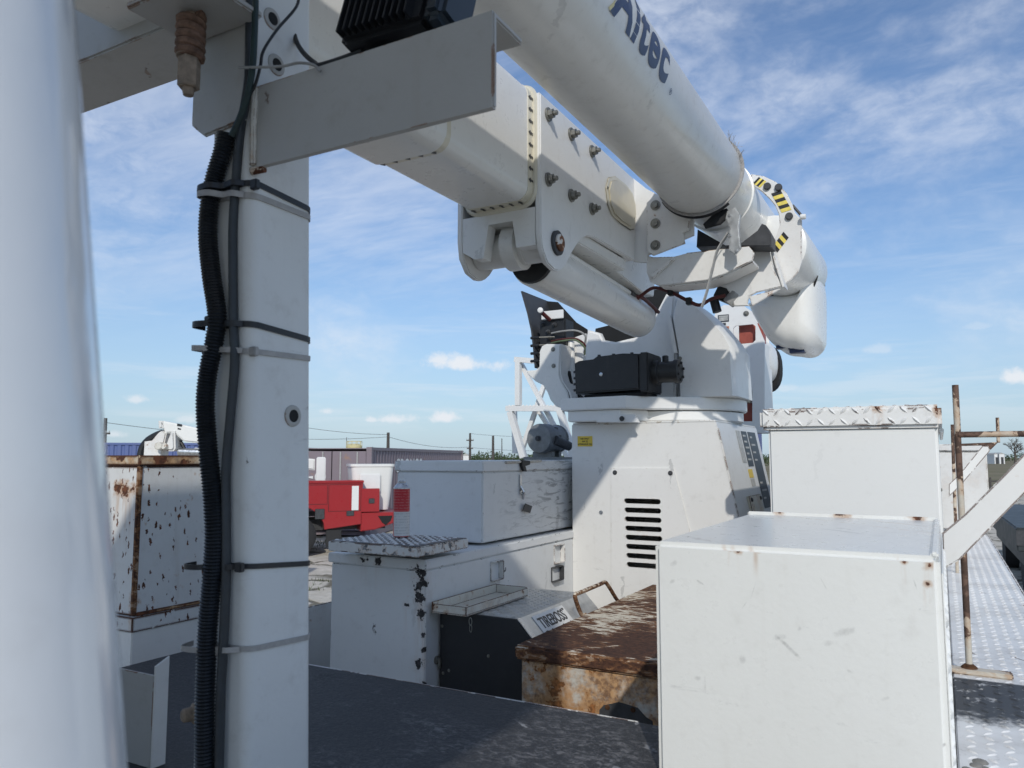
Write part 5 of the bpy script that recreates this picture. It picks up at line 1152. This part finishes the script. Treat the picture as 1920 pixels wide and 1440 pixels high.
def tie(label, zl, zc, zr, mat, wid, head_px, group, g_=.0012):
    # band round the post; heights at the left edge, the near corner and the right edge
    zl, zc, zr = oy(380, zl, PY0 - .002).z, oy(462, zc, PY0 - .002).z, ox(581, zr, PX1 + .002).z
    ax = (zc - zl) / (PX1 - PX0); ay = (zr - zc) / (PY1 - PY0)
    def zf(x, y): return zc + ax * (x - PX1) * (1 if y < PY0 + .02 else .5) + ay * (y - PY0)
    o_ = thing('cable_tie', label, 'cable tie', (PX1, PY0, zc), group)
    ln = lean(zc)
    inn = [Vector((x, y, zf(x, y))) + ln for x, y in rrect(PX0 - g_, PX1 + g_, PY0 - g_, PY1 + g_, .020 + g_, 6)]
    out = [Vector((x, y, zf(x, y))) + ln for x, y in rrect(PX0 - g_ - .0018, PX1 + g_ + .0018, PY0 - g_ - .0018, PY1 + g_ + .0018, .022 + g_, 6)]
    # the band lifts over the conduit and cable on the rear face
    def lift(p_):
        return p_
    b = B(); n_ = len(inn); h_ = Vector((0, 0, wid / 2)); V_ = [[b.bm.verts.new(p_ - h_) for p_ in inn], [b.bm.verts.new(p_ + h_) for p_ in inn], [b.bm.verts.new(p_ + h_) for p_ in out], [b.bm.verts.new(p_ - h_) for p_ in out]]
    for k in range(n_):
        k2 = (k + 1) % n_
        for r0_, r1_ in ((0, 1), (1, 2), (2, 3), (3, 0)): b.bm.faces.new([V_[r0_][k], V_[r0_][k2], V_[r1_][k2], V_[r1_][k]])
    b.obj('band', mat, o_, 40)
    hx_, hy_ = head_px
    c_ = oy(hx_, hy_, PY0 - .008) if hx_ < 470 else (ox(hx_, hy_, PX1 + .004))
    b = B(); b.box(c_.x - .0075, c_.x + .0075, c_.y - .005, c_.y + .005, c_.z - wid * .85, c_.z + wid * .85, .0015); b.obj('head', mat, o_)
    # bridge over the conduit / cable
    if hx_ < 470 or True:
        zb0 = zf(PX0, PY0)
        b = B(); pts_ = [Vector((PX0 + .004, PY0 - .003, zf(PX0 + .004, PY0))), Vector((PX0 + .012, CY - .0172, zf(PX0 + .012, PY0))), Vector((PX0 + .040, CY - .0178, zf(PX0 + .04, PY0))), Vector((PX0 + .055, CY2 - .010, zf(PX0 + .055, PY0))), Vector((PX0 + .078, CY2 - .010, zf(PX0 + .078, PY0))), Vector((PX1 - .014, PY0 - .0030, zf(PX1 - .014, PY0)))]
        b.tube(catmull([q_ + ln * (i_ / 5) for i_, q_ in enumerate(pts_)], 5), wid / 2, sect=[(-1, -.12), (1, -.12), (1, .12), (-1, .12)]); b.obj('bridge', mat, o_, 40)
    return o_
tie('topmost black cable tie on the post, just below the angle iron arm', 372, 342, 392, M['tie_black'], .010, (478, 346), 'cable ties on the post')
tie('grey-white cable tie just under the topmost black tie', 380, 366, 406, M['tie_white'], .010, (436, 368), 'cable ties on the post')
tie('black cable tie just above the grey tie and the round port hole', 616, 606, 638, M['tie_black'], .010, (392, 602), 'cable ties on the post')
tie('grey-white cable tie close above the round port hole', 657, 658, 672, M['tie_white'], .009, (476, 659), 'cable ties on the post')
tie('black cable tie below the round port hole', 1058, 1064, 1055, M['tie_black'], .0085, (449, 1064), 'cable ties on the post')
tie('pale cable tie low on the post, head beside the conduit', 1208, 1222, 1190, M['tie_white'], .0085, (411, 1221), 'cable ties on the post')

# ------------------------------------------------------------------ floodlight on the arm
fl = thing('floodlight', 'black finned floodlight mounted on the angle iron arm', 'floodlight', (-.72, .93, bz1))
F0 = oy(612, 60, .915); F1 = oy(826, 60, .915)
mt_ = Matrix.Translation(Vector((-.72, .95, bz1 + .10))) @ Matrix.Rotation(R(-14), 4, 'X') @ Matrix.Rotation(R(3), 4, 'Y')
b = B(); b.box(-.098, .072, -.035, .035, -.072, .085, .008, mat=mt_); b.obj('body', M['black'], fl)
for k in range(11):
    b = B(); xk = -.088 + k * .0135; b.box(xk - .0018, xk + .0018, -.052, -.034, -.066, .08, .001, mat=mt_); b.obj('fin', M['black'], fl)
b = B(); b.box(.0725, .112, -.045, .042, -.078, .092, .012, 3, mat=mt_); bz_ = b.obj('bezel', simple('blue_black_plastic', (.020, .030, .040), .35, 0, .2, 20, 0), fl)
b = B(); b.box(-.070, -.01, -.012, .012, bz1 + .0005 - (bz1 + .10), -.070, .003, mat=Matrix.Translation(Vector((-.72, .93, bz1 + .10)))); b.obj('mount', M['black'], fl)

# ------------------------------------------------------------------ glossy white pole close to the lens
s0_ = od(140, 0, .34); s1_ = od(240, 1440, .34); rp_ = .095
ax_ = (s0_ - s1_).normalized(); side = ray(190, 720).cross(ax_).normalized()
side = side if side.dot(RGT) < 0 else -side
c0_ = s0_ + side * rp_; c1_ = s1_ + side * rp_
k_ = (DECK - c1_.z) / ax_.z
b = B(); b.lathe([(0, rp_), (2.2, rp_)], c1_ + ax_ * k_, ax_, 64); tag(b.obj('pole', M['gloss']), 'glossy white round pole standing close beside the square boom rest post', 'pole')

# ------------------------------------------------------------------ background: service truck
def local(org, ang):      # frame with x along the vehicle, y to its left
    m_ = Matrix.Translation(org) @ Matrix.Rotation(ang, 4, 'Z') @ Matrix.Diagonal((1, -1, 1, 1)); return m_
class LB(B):
    def __init__(s, mt): super().__init__(); s.mt = mt
    def done(s, *a, **k):
        for v in s.bm.verts: v.co = s.mt @ v.co
        return s.obj(*a, **k)
rt_rear = cw(-3.15, 18.6)                 # rear right corner of the red truck
ang = YAW + R(180) + R(20)
tr_m = local(rt_rear, ang)                # x forward (to the left in the picture), y away
st_ = thing('service_truck', 'red service truck with a folded white bucket boom, parked beyond the tool boxes', 'truck', rt_rear)
zt3 = 1.72
def arch(cx, r, z0, z1, xa, xb):
    pts = [(xa, z0)]
    for k in range(13): a = math.pi - math.pi * k / 12; pts.append((cx + r * math.cos(a), max(z0, z0 + r * math.sin(a) * .95)))
    pts += [(xb, z0), (xb, z1), (xa, z1)]; return pts
y_ = -1.15
prof_ = [(.45, .72), (1.28, .62)] + [(1.95 + .66 * math.cos(math.pi - math.pi * k / 12), .62 + .56 * math.sin(math.pi * k / 12)) for k in range(13)] + [(4.2, .62), (4.2, zt3 - .03), (.42, zt3 - .03), (.42, 1.55), (.02, 1.55), (.02, 1.0), (.45, 1.0)]
b = LB(tr_m); b.prism([(x, 0, z) for x, z in prof_], (0, .45, 0), .012); b.done('service_body', M['redpaint'], st_)
b = LB(tr_m); b.prism([(x, 1.85, z) for x, z in prof_], (0, .45, 0), .012); b.done('service_body', M['redpaint'], st_)
b = LB(tr_m); b.box(.42, 4.2, .451, 1.849, .9, 1.02); b.done('bed_floor', M['darkgrey'], st_)
b = LB(tr_m); b.box(.40, 4.22, -.02, .47, zt3 - .03, zt3 + .03, .01); b.done('top_rail', M['redpaint'], st_)
b = LB(tr_m); b.prism([(-.55, .02, .98), (.45, .02, .98), (.45, .02, .55), (.1, .02, .58), (-.5, .02, .78)], (0, 2.25, 0), .02); bmp = b.done('rear_step', M['redpaint'], st_)
b = LB(tr_m); b.prism([(-.30, .015, .90), (.05, .015, .90), (-.05, .015, .74), (-.14, .015, .68), (-.26, .015, .78)], (0, -.01, 0), .002); b.done('step_opening', M['dark'], bmp)
b = LB(tr_m); b.box(.52, .68, -.012, -.002, 1.05, 1.62); b.done('reflector', M['decalwht'], st_)
for (xa, xb, za, zb) in ((.62, .80, .92, 1.04), (1.30, 1.52, .86, 1.1), (2.0, 2.12, 1.28, 1.48), (.14, .28, 1.2, 1.32)):
    b = LB(tr_m); b.box(xa, xb, -.02, -.002, za, zb, .02); b.done('latch', M['darkgrey'], st_)
b = LB(tr_m); b.box(1.72, 2.15, -.016, -.002, .92, 1.08); b.done('plate_sign', M['decalgry'], st_)
for (xa, xb, za, zb) in ((.46, 1.22, 1.03, 1.66), (1.24, 2.9, 1.2, 1.66)):
    b = LB(tr_m)
    for w0 in ((xa, xb, za, za + .012), (xa, xb, zb - .012, zb), (xa, xa + .012, za + .013, zb - .013), (xb - .012, xb, za + .013, zb - .013)): b.box(w0[0], w0[1], -.006, -.001, w0[2], w0[3])
    b.done('door_seam', simple('red_seam', (.10, .01, .012), .5) if 'red_seam' not in bpy.data.materials else bpy.data.materials['red_seam'], st_)
for (wx, wy) in ((1.95, .02), (1.95, 1.98), (6.0, .02), (6.0, 1.98)):
    b = LB(tr_m); b.lathe([(0, .28), (.0, .42), (.04, .48), (.24, .48), (.28, .42), (.28, .28)], (wx, wy, .48), (0, 1, 0), 30); wh = b.done('wheel', M['tyre'], st_)
    b = LB(tr_m); b.lathe([(.02, .05), (.05, .12), (.03, .27), (.25, .27), (.26, .05)], (wx, wy, .48), (0, 1, 0), 24); b.done('rim', M['rim'], wh)
b = LB(tr_m); b.box(-.25, 6.6, .65, .75, .55, .8).box(-.25, 6.6, 1.55, 1.65, .55, .8); b.done('chassis_rail', M['darkgrey'], st_)
b = LB(tr_m); b.box(.9, 1.25, .02, .12, .22, .60, .01); b.done('mud_flap', M['tyre'], st_)
cabp = [(4.3, .55), (6.9, .55), (7.0, 1.2), (6.0, 1.32), (5.55, 2.1), (4.35, 2.1)]
b = LB(tr_m); b.prism([(x, .05, z) for x, z in cabp], (0, 2.15, 0), .06, 3); cbo = b.done('cab', M['redpaint'], st_)
b = LB(tr_m); b.prism([(4.55, .035, 1.4), (5.75, .035, 1.4), (5.45, .035, 1.98), (4.55, .035, 1.98)], (0, .01, 0)); b.done('window', M['glass'], cbo)
# its boom and bucket
b = LB(tr_m); b.prism([(1.45, .95, 1.98), (4.2, .95, 2.2), (4.2, .95, 2.52), (1.45, .95, 2.25)], (0, .34, 0), .03); b.done('boom', M['boom'], st_)
b = LB(tr_m); b.lathe([(0, .28), (.85, .24)], (3.7, 1.12, 1.0), (0, 0, 1), 20); b.done('boom_turret', M['boom'], st_)
b = LB(tr_m); b.box(1.2, 1.42, .85, .95, 1.6, 2.3, .02); b.done('bucket_mount', M['white'], st_)
b = LB(tr_m); b.loft([[Vector((x * s_ + .12, y * s_ + .8, z)) for x, y in rrect(-.52, .52, -.45, .45, .14)] for z, s_ in ((.98, .60), (1.02, .80), (1.35, .88), (2.06, 1.0), (2.07, 1.05), (2.13, 1.05), (2.13, .97))]); bk = b.done('bucket', M['boom'], st_, 50)
b = LB(tr_m); b.box(-.05, .45, .28, .345, 1.45, 1.9, .02); b.done('bucket_step', M['white'], bk)
b = LB(tr_m); b.box(-.2, .4, .5, 1.1, .9805 - .001, .9812); b.done('bucket_rest', M['darkgrey'], st_)
b = LB(tr_m); b.tube([(2.2, .6, 1.72), (2.15, .7, 1.95), (1.9, .8, 2.0)], .05, 8); b.done('hose', M['hose_gry'], st_)

# ------------------------------------------------------------------ containers
def container(label, corner, dirv_, L, H, mat, group=None, words=None, emblem=False):
    """corner: near bottom corner; long side runs along dirv_; width goes to the left of dirv_"""
    d_ = Vector(dirv_).normalized(); n_ = Vector((-d_.y, d_.x, 0)); W = 2.44; c0 = Vector(corner); Z = Vector((0, 0, 1))
    o_ = thing('shipping_container', label, 'container', c0, group)
    def pt(a, w_, z): return c0 + d_ * a + n_ * w_ + Z * z
    def blk(name, a0, a1, w0_, w1_, z0, z1, par=o_, mt=None):
        b = B(); vs = [pt(a, w_, z) for a in (a0, a1) for w_ in (w0_, w1_) for z in (z0, z1)]; vv_ = [b.bm.verts.new(v) for v in vs]
        for f in ((0, 1, 3, 2), (4, 6, 7, 5), (0, 4, 5, 1), (2, 3, 7, 6), (0, 2, 6, 4), (1, 5, 7, 3)): b.bm.faces.new([vv_[i] for i in f])
        return b.obj(name, mt or mat, par, 0)
    for a in (0, L - .16):
        for w_ in (0, W - .16): blk('corner_post', a, a + .16, w_, w_ + .16, .02, H)
    for w_ in (0.02, W - .12):
        blk('top_rail', .161, L - .161, w_, w_ + .10, H - .10, H - .01); blk('bottom_rail', .161, L - .161, w_, w_ + .10, .03, .18)
    blk('roof', .05, L - .05, .05, W - .05, H - .055, H - .03); blk('floor', .17, L - .17, .13, W - .13, .05, .16)
    def corr(a0, a1, w_, along, name):
        b = B(); prof_ = []; x = a0
        while x < a1:
            for dx_, dw in ((0, 0), (.07, 0), (.11, .036), (.18, .036), (.22, 0)): prof_.append((min(x + dx_, a1), dw))
            x += .278
        lo_, hi_ = .185, H - .105
        for (xa_, wa), (xb2, wb_) in zip(prof_, prof_[1:]):
            if xb2 - xa_ < 1e-4 and abs(wa - wb_) < 1e-6: continue
            if along: q = [pt(xa_, w_ + wa, lo_), pt(xb2, w_ + wb_, lo_), pt(xb2, w_ + wb_, hi_), pt(xa_, w_ + wa, hi_)]
            else: q = [pt(w_ + wa, xa_, lo_), pt(w_ + wb_, xb2, lo_), pt(w_ + wb_, xb2, hi_), pt(w_ + wa, xa_, hi_)]
            b.bm.faces.new([b.bm.verts.new(v) for v in q])
        return b.obj(name, mat, o_, 0, fixn=False)
    sp = corr(.16, L - .16, .04, True, 'side_wall'); corr(.16, L - .16, W - .09, True, 'side_wall'); corr(.16, W - .16, L - .08, False, 'end_wall')
    for k in range(2):
        dr = blk('door', .03, .07, .18 + k * 1.05, 1.20 + k * 1.05, .2, H - .12)
        for q in (.25, .75):
            a_ = .18 + k * 1.05 + q * 1.02; b = B(); b.cyl(pt(.01, a_, .22), pt(.01, a_, H - .14), .022, seg=8); b.obj('lock_rod', M['decalgry'], dr)
    if words:
        text_on('lettering', words, pt(2.4, .034, H - .78), d_, Z, .62, M['decalwht'], sp, .012, 1.15)
    if emblem:
        b = B(); c_ = pt(.02, 1.55, 1.72)
        b.tube([c_ + n_ * .14 * math.cos(a) + Z * .14 * math.sin(a) for a in [2 * math.pi * k / 20 for k in range(20)]], .035, 6, closed=True)
        b.prism([c_ + n_ * .22 + Z * .03, c_ + n_ * .48 + Z * .0, c_ + n_ * .22 - Z * .05], -d_ * .02); b.obj('emblem', M['decalwht'], o_)
    return o_
nearc = cw(-4.05, 22.3); farc = cw(-2.30, 33.5)
container('mauve shipping container with white lettering near its top, ending by the low trees', nearc, farc - nearc, 12.19, 2.59, M['mauve'], None, 'CRONOS', True)
c1b = cw(-21.5, 30.0); container('faded blue shipping container behind the rust-chipped box', c1b, RGT * .97 + FWD * .22, 12.19, 2.89, M['blue'])
c2b = cw(6.05, 19.6); container('dark blue shipping container between the lift pedestal and the tall lidded box', c2b + RGT * .3 , RGT * .15 + FWD, 6.06, 2.89, M['navyblue'])
c3b = cw(-9.4, 36.0); container('second mauve shipping container behind the red truck', c3b, RGT * .985 + FWD * .17, 6.06, 2.62, M['mauve'])

# knuckle crane seen above the rust-chipped box
kc = thing('knuckle_crane', 'white rusty-jointed knuckle crane seen over the rust-chipped box', 'crane', cw(-5.2, 12.0))
def PC(lst, d): return [oc(a, c, d) for a, c in lst]
dk = 12.0
b = B(); b.prism(PC([(298, 790), (305, 789), (340, 796), (372, 803), (460, 820), (460, 870), (372, 831), (345, 828), (326, 812), (310, 812)], dk), FWD * .22, .02); kb = b.obj('outer_boom', M['boom'], kc)
b = B(); b.prism(PC([(296, 789), (304, 789), (306, 803), (297, 803)], dk - .02), FWD * .27, .02); b.obj('boom_tip', M['worn'], kc)
for q_ in ((332, 794, 341, 799), (333, 802, 339, 805)):
    b = B(); b.prism(PC([(q_[0], q_[1]), (q_[2], q_[1] + 1.5), (q_[2], q_[3] + 1), (q_[0], q_[3])], dk - .005), FWD * .004); b.obj('decal_mark', M['hazk'], kb)
b = B(); b.prism(PC([(268, 860), (270, 828), (284, 826), (296, 812), (304, 806), (312, 812), (308, 830), (304, 848), (300, 880), (268, 880)], dk + .05), FWD * .25, .02); b.obj('inner_boom', M['worn'], kc)
b = B(); b.prism(PC([(320, 808), (327, 808), (328, 840), (324, 846), (315, 846), (307, 838), (312, 830)], dk - .05), FWD * .3, .03); b.obj('link_plate', M['worn'], kc)
b = B(); b.cyl(oc(296, 836, dk - .08), oc(296, 836, dk - .08) + FWD * .4, .06, seg=18, ch=.01).cyl(oc(307, 836, dk - .08), oc(312, 840, dk - .08) + FWD * .1, .05, seg=16); b.obj('joint', M['tray'], kc)
b = B(); b.cyl(oc(327, 817, dk + .1), oc(366, 824, dk + .1), .055, seg=16).cyl(oc(335, 847, dk + .1), oc(430, 850, dk + .1), .06, seg=16); b.obj('cylinder', M['chrome'], kc)
b = B(); b.tube(catmull(PC([(262, 900), (264, 850), (275, 828), (296, 815), (312, 811)], dk + .15), 6), .055, 10); b.obj('hose', M['black'], kc)
b = B(); b.tube(catmull(PC([(325, 815), (338, 828), (346, 842)], dk + .15), 6), .03, 8); b.obj('hose', M['black'], kc)
kb0 = oc(285, 870, dk + .18)
b = B(); b.lathe([(0, .45), (.3, .40), (.35, .24), (kb0.z, .20)], Vector((kb0.x, kb0.y, 0)), (0, 0, 1), 20); b.obj('crane_column', M['worn'], kc)
b = B(); q_ = oc(420, 855, dk + .18); b.lathe([(0, .22), (q_.z, .16)], Vector((q_.x, q_.y, 0)), (0, 0, 1), 16); b.obj('boom_support', M['darkgrey'], kc)

# ------------------------------------------------------------------ poles and wires
def upole(px, ptop, d, r_, arms, label):
    tp_ = oc(px, ptop, d); bs = Vector((tp_.x, tp_.y, 0)); o_ = thing('utility_pole', label, 'utility pole', bs, 'poles along the far side of the yard')
    b = B(); b.lathe([(0, r_ * 1.15), (tp_.z, r_ * .8)], bs, (0, 0, 1), 12); b.obj('shaft', M['wood'], o_)
    for (dz_, L) in arms:
        c_ = tp_ - Vector((0, 0, dz_)) - FWD * (r_ + .06); b = B(); b.tube([c_ - RGT * L, c_ + RGT * L], .07, sect=[(-1, -1), (1, -1), (1, 1), (-1, 1)]); am_ = b.obj('crossarm', M['wood'], o_)
        for q in (-.9, -.4, .4, .9):
            b = B(); b.lathe([(.07, .03), (.12, .05), (.22, .03)], c_ + RGT * L * q, (0, 0, 1), 8); b.obj('insulator', M['decalgry'], am_)
    return tp_
p1 = upole(728, 811, 85, .19, [], 'plain dark pole with no crossarms above the mauve container')
p2 = upole(881.5, 812, 105, .17, [(1.0, .5), (2.1, .42)], 'pole with two short crossarms above the low trees')
p3 = upole(924.5, 817, 95, .17, [], 'plain dark pole rising from the low trees beside the crossarm pole')
p4 = upole(198, 784, 60, .16, [(1.2, .5)], 'pole with one crossarm over the faded blue container')
p5 = upole(941, 822, 150, .10, [], 'thin distant pole farthest behind the low trees')
p6 = upole(650, 820, 110, .05, [], 'thin mast beside the yellow tank')
def wire_(a_, c_, sag, label):
    pts = []
    for k in range(17): u = k / 16; pts.append(a_.lerp(c_, u) - Vector((0, 0, sag * 4 * u * (1 - u))))
    b = B(); b.tube(pts, .022, 5); tag(b.obj('power_line', M['wire']), label, 'power line', 'overhead power lines')
wire_(oc(196, 792, 60), oc(728, 819, 85), .7, 'overhead line from the blue container pole to the plain pole'); wire_(oc(420, 770, 70), oc(728, 815, 85), .5, 'overhead line sloping down to the top of the plain pole')
wire_(oc(728, 819, 85), oc(881, 838, 105), .5, 'overhead line from the plain pole to the crossarm pole'); wire_(oc(881, 813, 105), oc(1150, 812, 105), .5, 'upper overhead line leaving the top of the crossarm pole')
wire_(oc(881, 839, 105), oc(1150, 838, 105), .5, 'lower overhead line leaving the crossarm pole')

# yellow tank on legs behind the container
tk = thing('storage_tank', 'yellow tank with railings above the mauve container', 'tank', cw(-19.5, 92))
tc_ = oc(664, 836, 92)
b = B(); b.lathe([(0, .85), (tc_.z - .3, .85), (tc_.z - .25, .95), (tc_.z, .95), (tc_.z + .25, .55)], Vector((tc_.x, tc_.y, 0)), (0, 0, 1), 24); b.obj('shell', M['tank'], tk)
b = B()
for k in range(10): a = 2 * math.pi * k / 10; c_ = Vector((tc_.x + .92 * math.cos(a), tc_.y + .92 * math.sin(a), tc_.z - .02)); b.cyl(c_, c_ + Vector((0, 0, .55)), .03, seg=6)
b.obj('railing_post', M['tank'], tk, kind='stuff')
b = B(); b.tube([Vector((tc_.x + .92 * math.cos(a), tc_.y + .92 * math.sin(a), tc_.z + .53)) for a in [2 * math.pi * k / 24 for k in range(24)]], .03, 5, closed=True); b.obj('railing', M['tank'], tk)

# sheds and small building far away
def shed(px0, px1, ptop, d, label):
    a_ = oc(px0, ptop, d); c_ = oc(px1, ptop, d); h_ = a_.z; o_ = thing('shed', label, 'building', Vector(((a_.x + c_.x) / 2, (a_.y + c_.y) / 2, 0)))
    g0_ = Vector((a_.x, a_.y, 0)); g1_ = Vector((c_.x, c_.y, 0)); b = B(); b.prism([g0_, g1_, g1_ + Vector((0, 0, h_ * .85)), g0_ + Vector((0, 0, h_ * .85))], FWD * 4); b.obj('wall', M['shedwhite'], o_)
    m_ = g0_.lerp(g1_, .5); b = B(); b.prism([g0_ - RGT * .2 + Vector((0, 0, h_ * .852)), g1_ + RGT * .2 + Vector((0, 0, h_ * .852)), m_ + Vector((0, 0, h_))], FWD * 4.2); b.obj('roof', M['decalgry'], o_)
    w_ = g0_.lerp(g1_, .3) - FWD * .02; b = B(); b.prism([w_, w_ + RGT * .9, w_ + RGT * .9 + Vector((0, 0, h_ * .6)), w_ + Vector((0, 0, h_ * .6))], FWD * .01); b.obj('door', M['darkgrey'], o_)
shed(866, 880, 850, 130, 'small white building between the mauve container and the low trees')
shed(1864, 1870, 849, 260, 'tiny white shed at the left end of the distant tree row'); shed(1873, 1883, 848.5, 260, 'small white shed in front of the distant tree row by the bare tree')

# ------------------------------------------------------------------ trees and weeds
def leaf_cloud(b, c, rx, ry, rz, n, s):
    for k in range(n):
        while True:
            u = Vector((random.uniform(-1, 1), random.uniform(-1, 1), random.uniform(-1, 1)))
            if u.length < 1: break
        p = Vector((c.x + u.x * rx, c.y + u.y * ry, c.z + u.z * rz)); a = Vector((random.gauss(0, 1), random.gauss(0, 1), random.gauss(0, 1))).normalized(); q = a.orthogonal().normalized(); r2 = a.cross(q); sz_ = s * random.uniform(.5, 1.3)
        b.bm.faces.new([b.bm.verts.new(p + q * sz_), b.bm.verts.new(p + r2 * sz_ * .6), b.bm.verts.new(p - q * sz_ * .9), b.bm.verts.new(p - r2 * sz_ * .6)])
b = B()
for k in range(60):
    px = 862 + k * 11 + random.uniform(-4, 4); d = random.uniform(135, 165)
    hgt = (2.3 + (random.uniform(7, 15)) / CAM_F * d) * (1 if px < 1200 else .9); g_ = oc(px, 857, d)
    for q in range(3): leaf_cloud(b, Vector((g_.x + random.uniform(-.8, .8), g_.y + random.uniform(-.8, .8), hgt * random.uniform(.45, .68))), 1.2, 1.2, hgt * .33, 70, .20)
b.obj('tree_line', M['leaf'], None, 0, kind='stuff', fixn=False)['label'] = 'low green tree line beyond the yard'
b = B()
for k in range(70):
    px = 1800 + k * 8 + random.uniform(-4, 4); d = random.uniform(300, 340); hgt = 2.3 + random.uniform(.8, 2.6); g_ = oc(px, 857, d)
    leaf_cloud(b, Vector((g_.x, g_.y, hgt * .55)), 2.0, 2.0, hgt * .45, 70, .35)
b.obj('tree_line', M['leaf'], None, 0, kind='stuff', fixn=False)['label'] = 'distant low tree row behind the white sheds'
tre = thing('bare_tree', 'lone bare tree on the far field behind the hand rail', 'tree', oz(1903, 866, 0))
gt = oc(1903, 857, 210); gt.z = 0; Ht = oc(1903, 816, 210).z
b = B(); b.tube([gt, gt + Vector((.1, 0, Ht * .35)), gt + Vector((.0, 0, Ht * .6))], [.35, .25, .16], 8); b.obj('trunk', M['bark'], tre); tre.location = gt
b = B()
def branch(p, d_, L, r_, lev):
    e_ = p + d_ * L; b.tube([p, p.lerp(e_, .5) + Vector((random.uniform(-.05, .05), 0, 0)) * L, e_], [r_, r_ * .8, r_ * .55], 4, caps=False)
    if lev:
        for k in range(4): branch(p.lerp(e_, random.uniform(.45, 1)), (d_ + Vector((random.gauss(0, .55), random.gauss(0, .55), random.gauss(.08, .35)))).normalized(), L * random.uniform(.5, .75), r_ * .55, lev - 1)
for k in range(7): branch(gt + Vector((0, 0, Ht * random.uniform(.35, .6))), Vector((random.gauss(0, .6), random.gauss(0, .6), random.uniform(.3, 1))).normalized(), Ht * .26, .12, 3)
for o_ in list(tre.children): o_.location = -gt
b.obj('crown', M['bark'], tre, 0)
b = B()
for k in range(5200):
    cx_ = random.uniform(-12, 2.0); ct = random.uniform(5.5, 34)
    p = cw(cx_, ct); f = math.sin(p.x * 1.7 + math.sin(p.y * .9) * 2) + math.sin(p.y * 1.9 + p.x * .6)
    if f < .75: continue
    for q in range(3):
        a = random.uniform(0, 6.28); h_ = random.uniform(.03, .11); w_ = Vector((math.cos(a), math.sin(a), 0)); bs = p + Vector((random.gauss(0, .05), random.gauss(0, .05), 0)); tpv = bs + Vector((random.gauss(0, .04), random.gauss(0, .04), h_))
        b.bm.faces.new([b.bm.verts.new(bs - w_ * .012), b.bm.verts.new(bs + w_ * .012), b.bm.verts.new(tpv)])
b.obj('weeds', M['grass'], None, 0, kind='stuff', fixn=False)['label'] = 'weeds growing in the joints of the pale yard'

# dark flat trailer and field fence on the right
tl_ = thing('flat_trailer', 'dark green-black flat trailer parked beyond the walkway', 'trailer', cw(9.2, 12.5))
tm = local(cw(7.75, 12.0), YAW + R(62)) @ Matrix.Diagonal((1, -1, 1, 1))
b = LB(tm); b.box(0, 7, -2.4, 0, .85, 1.22, .02); b.done('deck', M['trailer'], tl_)
b = LB(tm); b.box(.0, 7, -2.42, -2.401, 1.0, 1.20).box(-.02, -.001, -2.4, 0, .95, 1.18); b.done('side_rail', M['darkgrey'], tl_)
b = LB(tm); b.lathe([(0, .16), (.08, .18), (.28, .13), (.32, .05)], (.5, -.5, 1.221), (0, 0, 1), 16); b.done('deck_winch', M['trailer'], tl_)
b = LB(tm); b.box(1.0, 2.4, -1.9, -.6, 1.221, 1.62, .04).box(1.3, 1.9, -1.4, -.9, 1.621, 1.95, .05); b.done('engine_cover', M['trailer'], tl_)
for x_ in (1.6, 5.2):
    for yv in (-2.2, -.45):
        b = LB(tm); b.lathe([(0, .25), (0, .40), (.24, .40), (.24, .25)], (x_, yv, .40), (0, 1, 0), 24); b.done('wheel', M['tyre'], tl_)
b = LB(tm); b.box(.3, 6.8, -2.2, -2.0, .5, .849).box(.3, 6.8, -.4, -.2, .5, .849); b.done('chassis_rail', M['trailer'], tl_)
fe = thing('field_fence', 'low dark rail fence along the far field edge', 'fence', cw(22, 38))
for k in range(14):
    p = cw(20 + k * 2.4, 39 + k * .6); b = B(); b.lathe([(0, .06), (1.25, .05)], p, (0, 0, 1), 8); b.obj('fence_post', M['wood'], fe)
for z in (.5, 1.05):
    b = B(); b.tube([cw(20, 39, z), cw(20 + 13 * 2.4, 39 + 13 * .6, z)], .04, 6); b.obj('rail', M['wood'], fe)
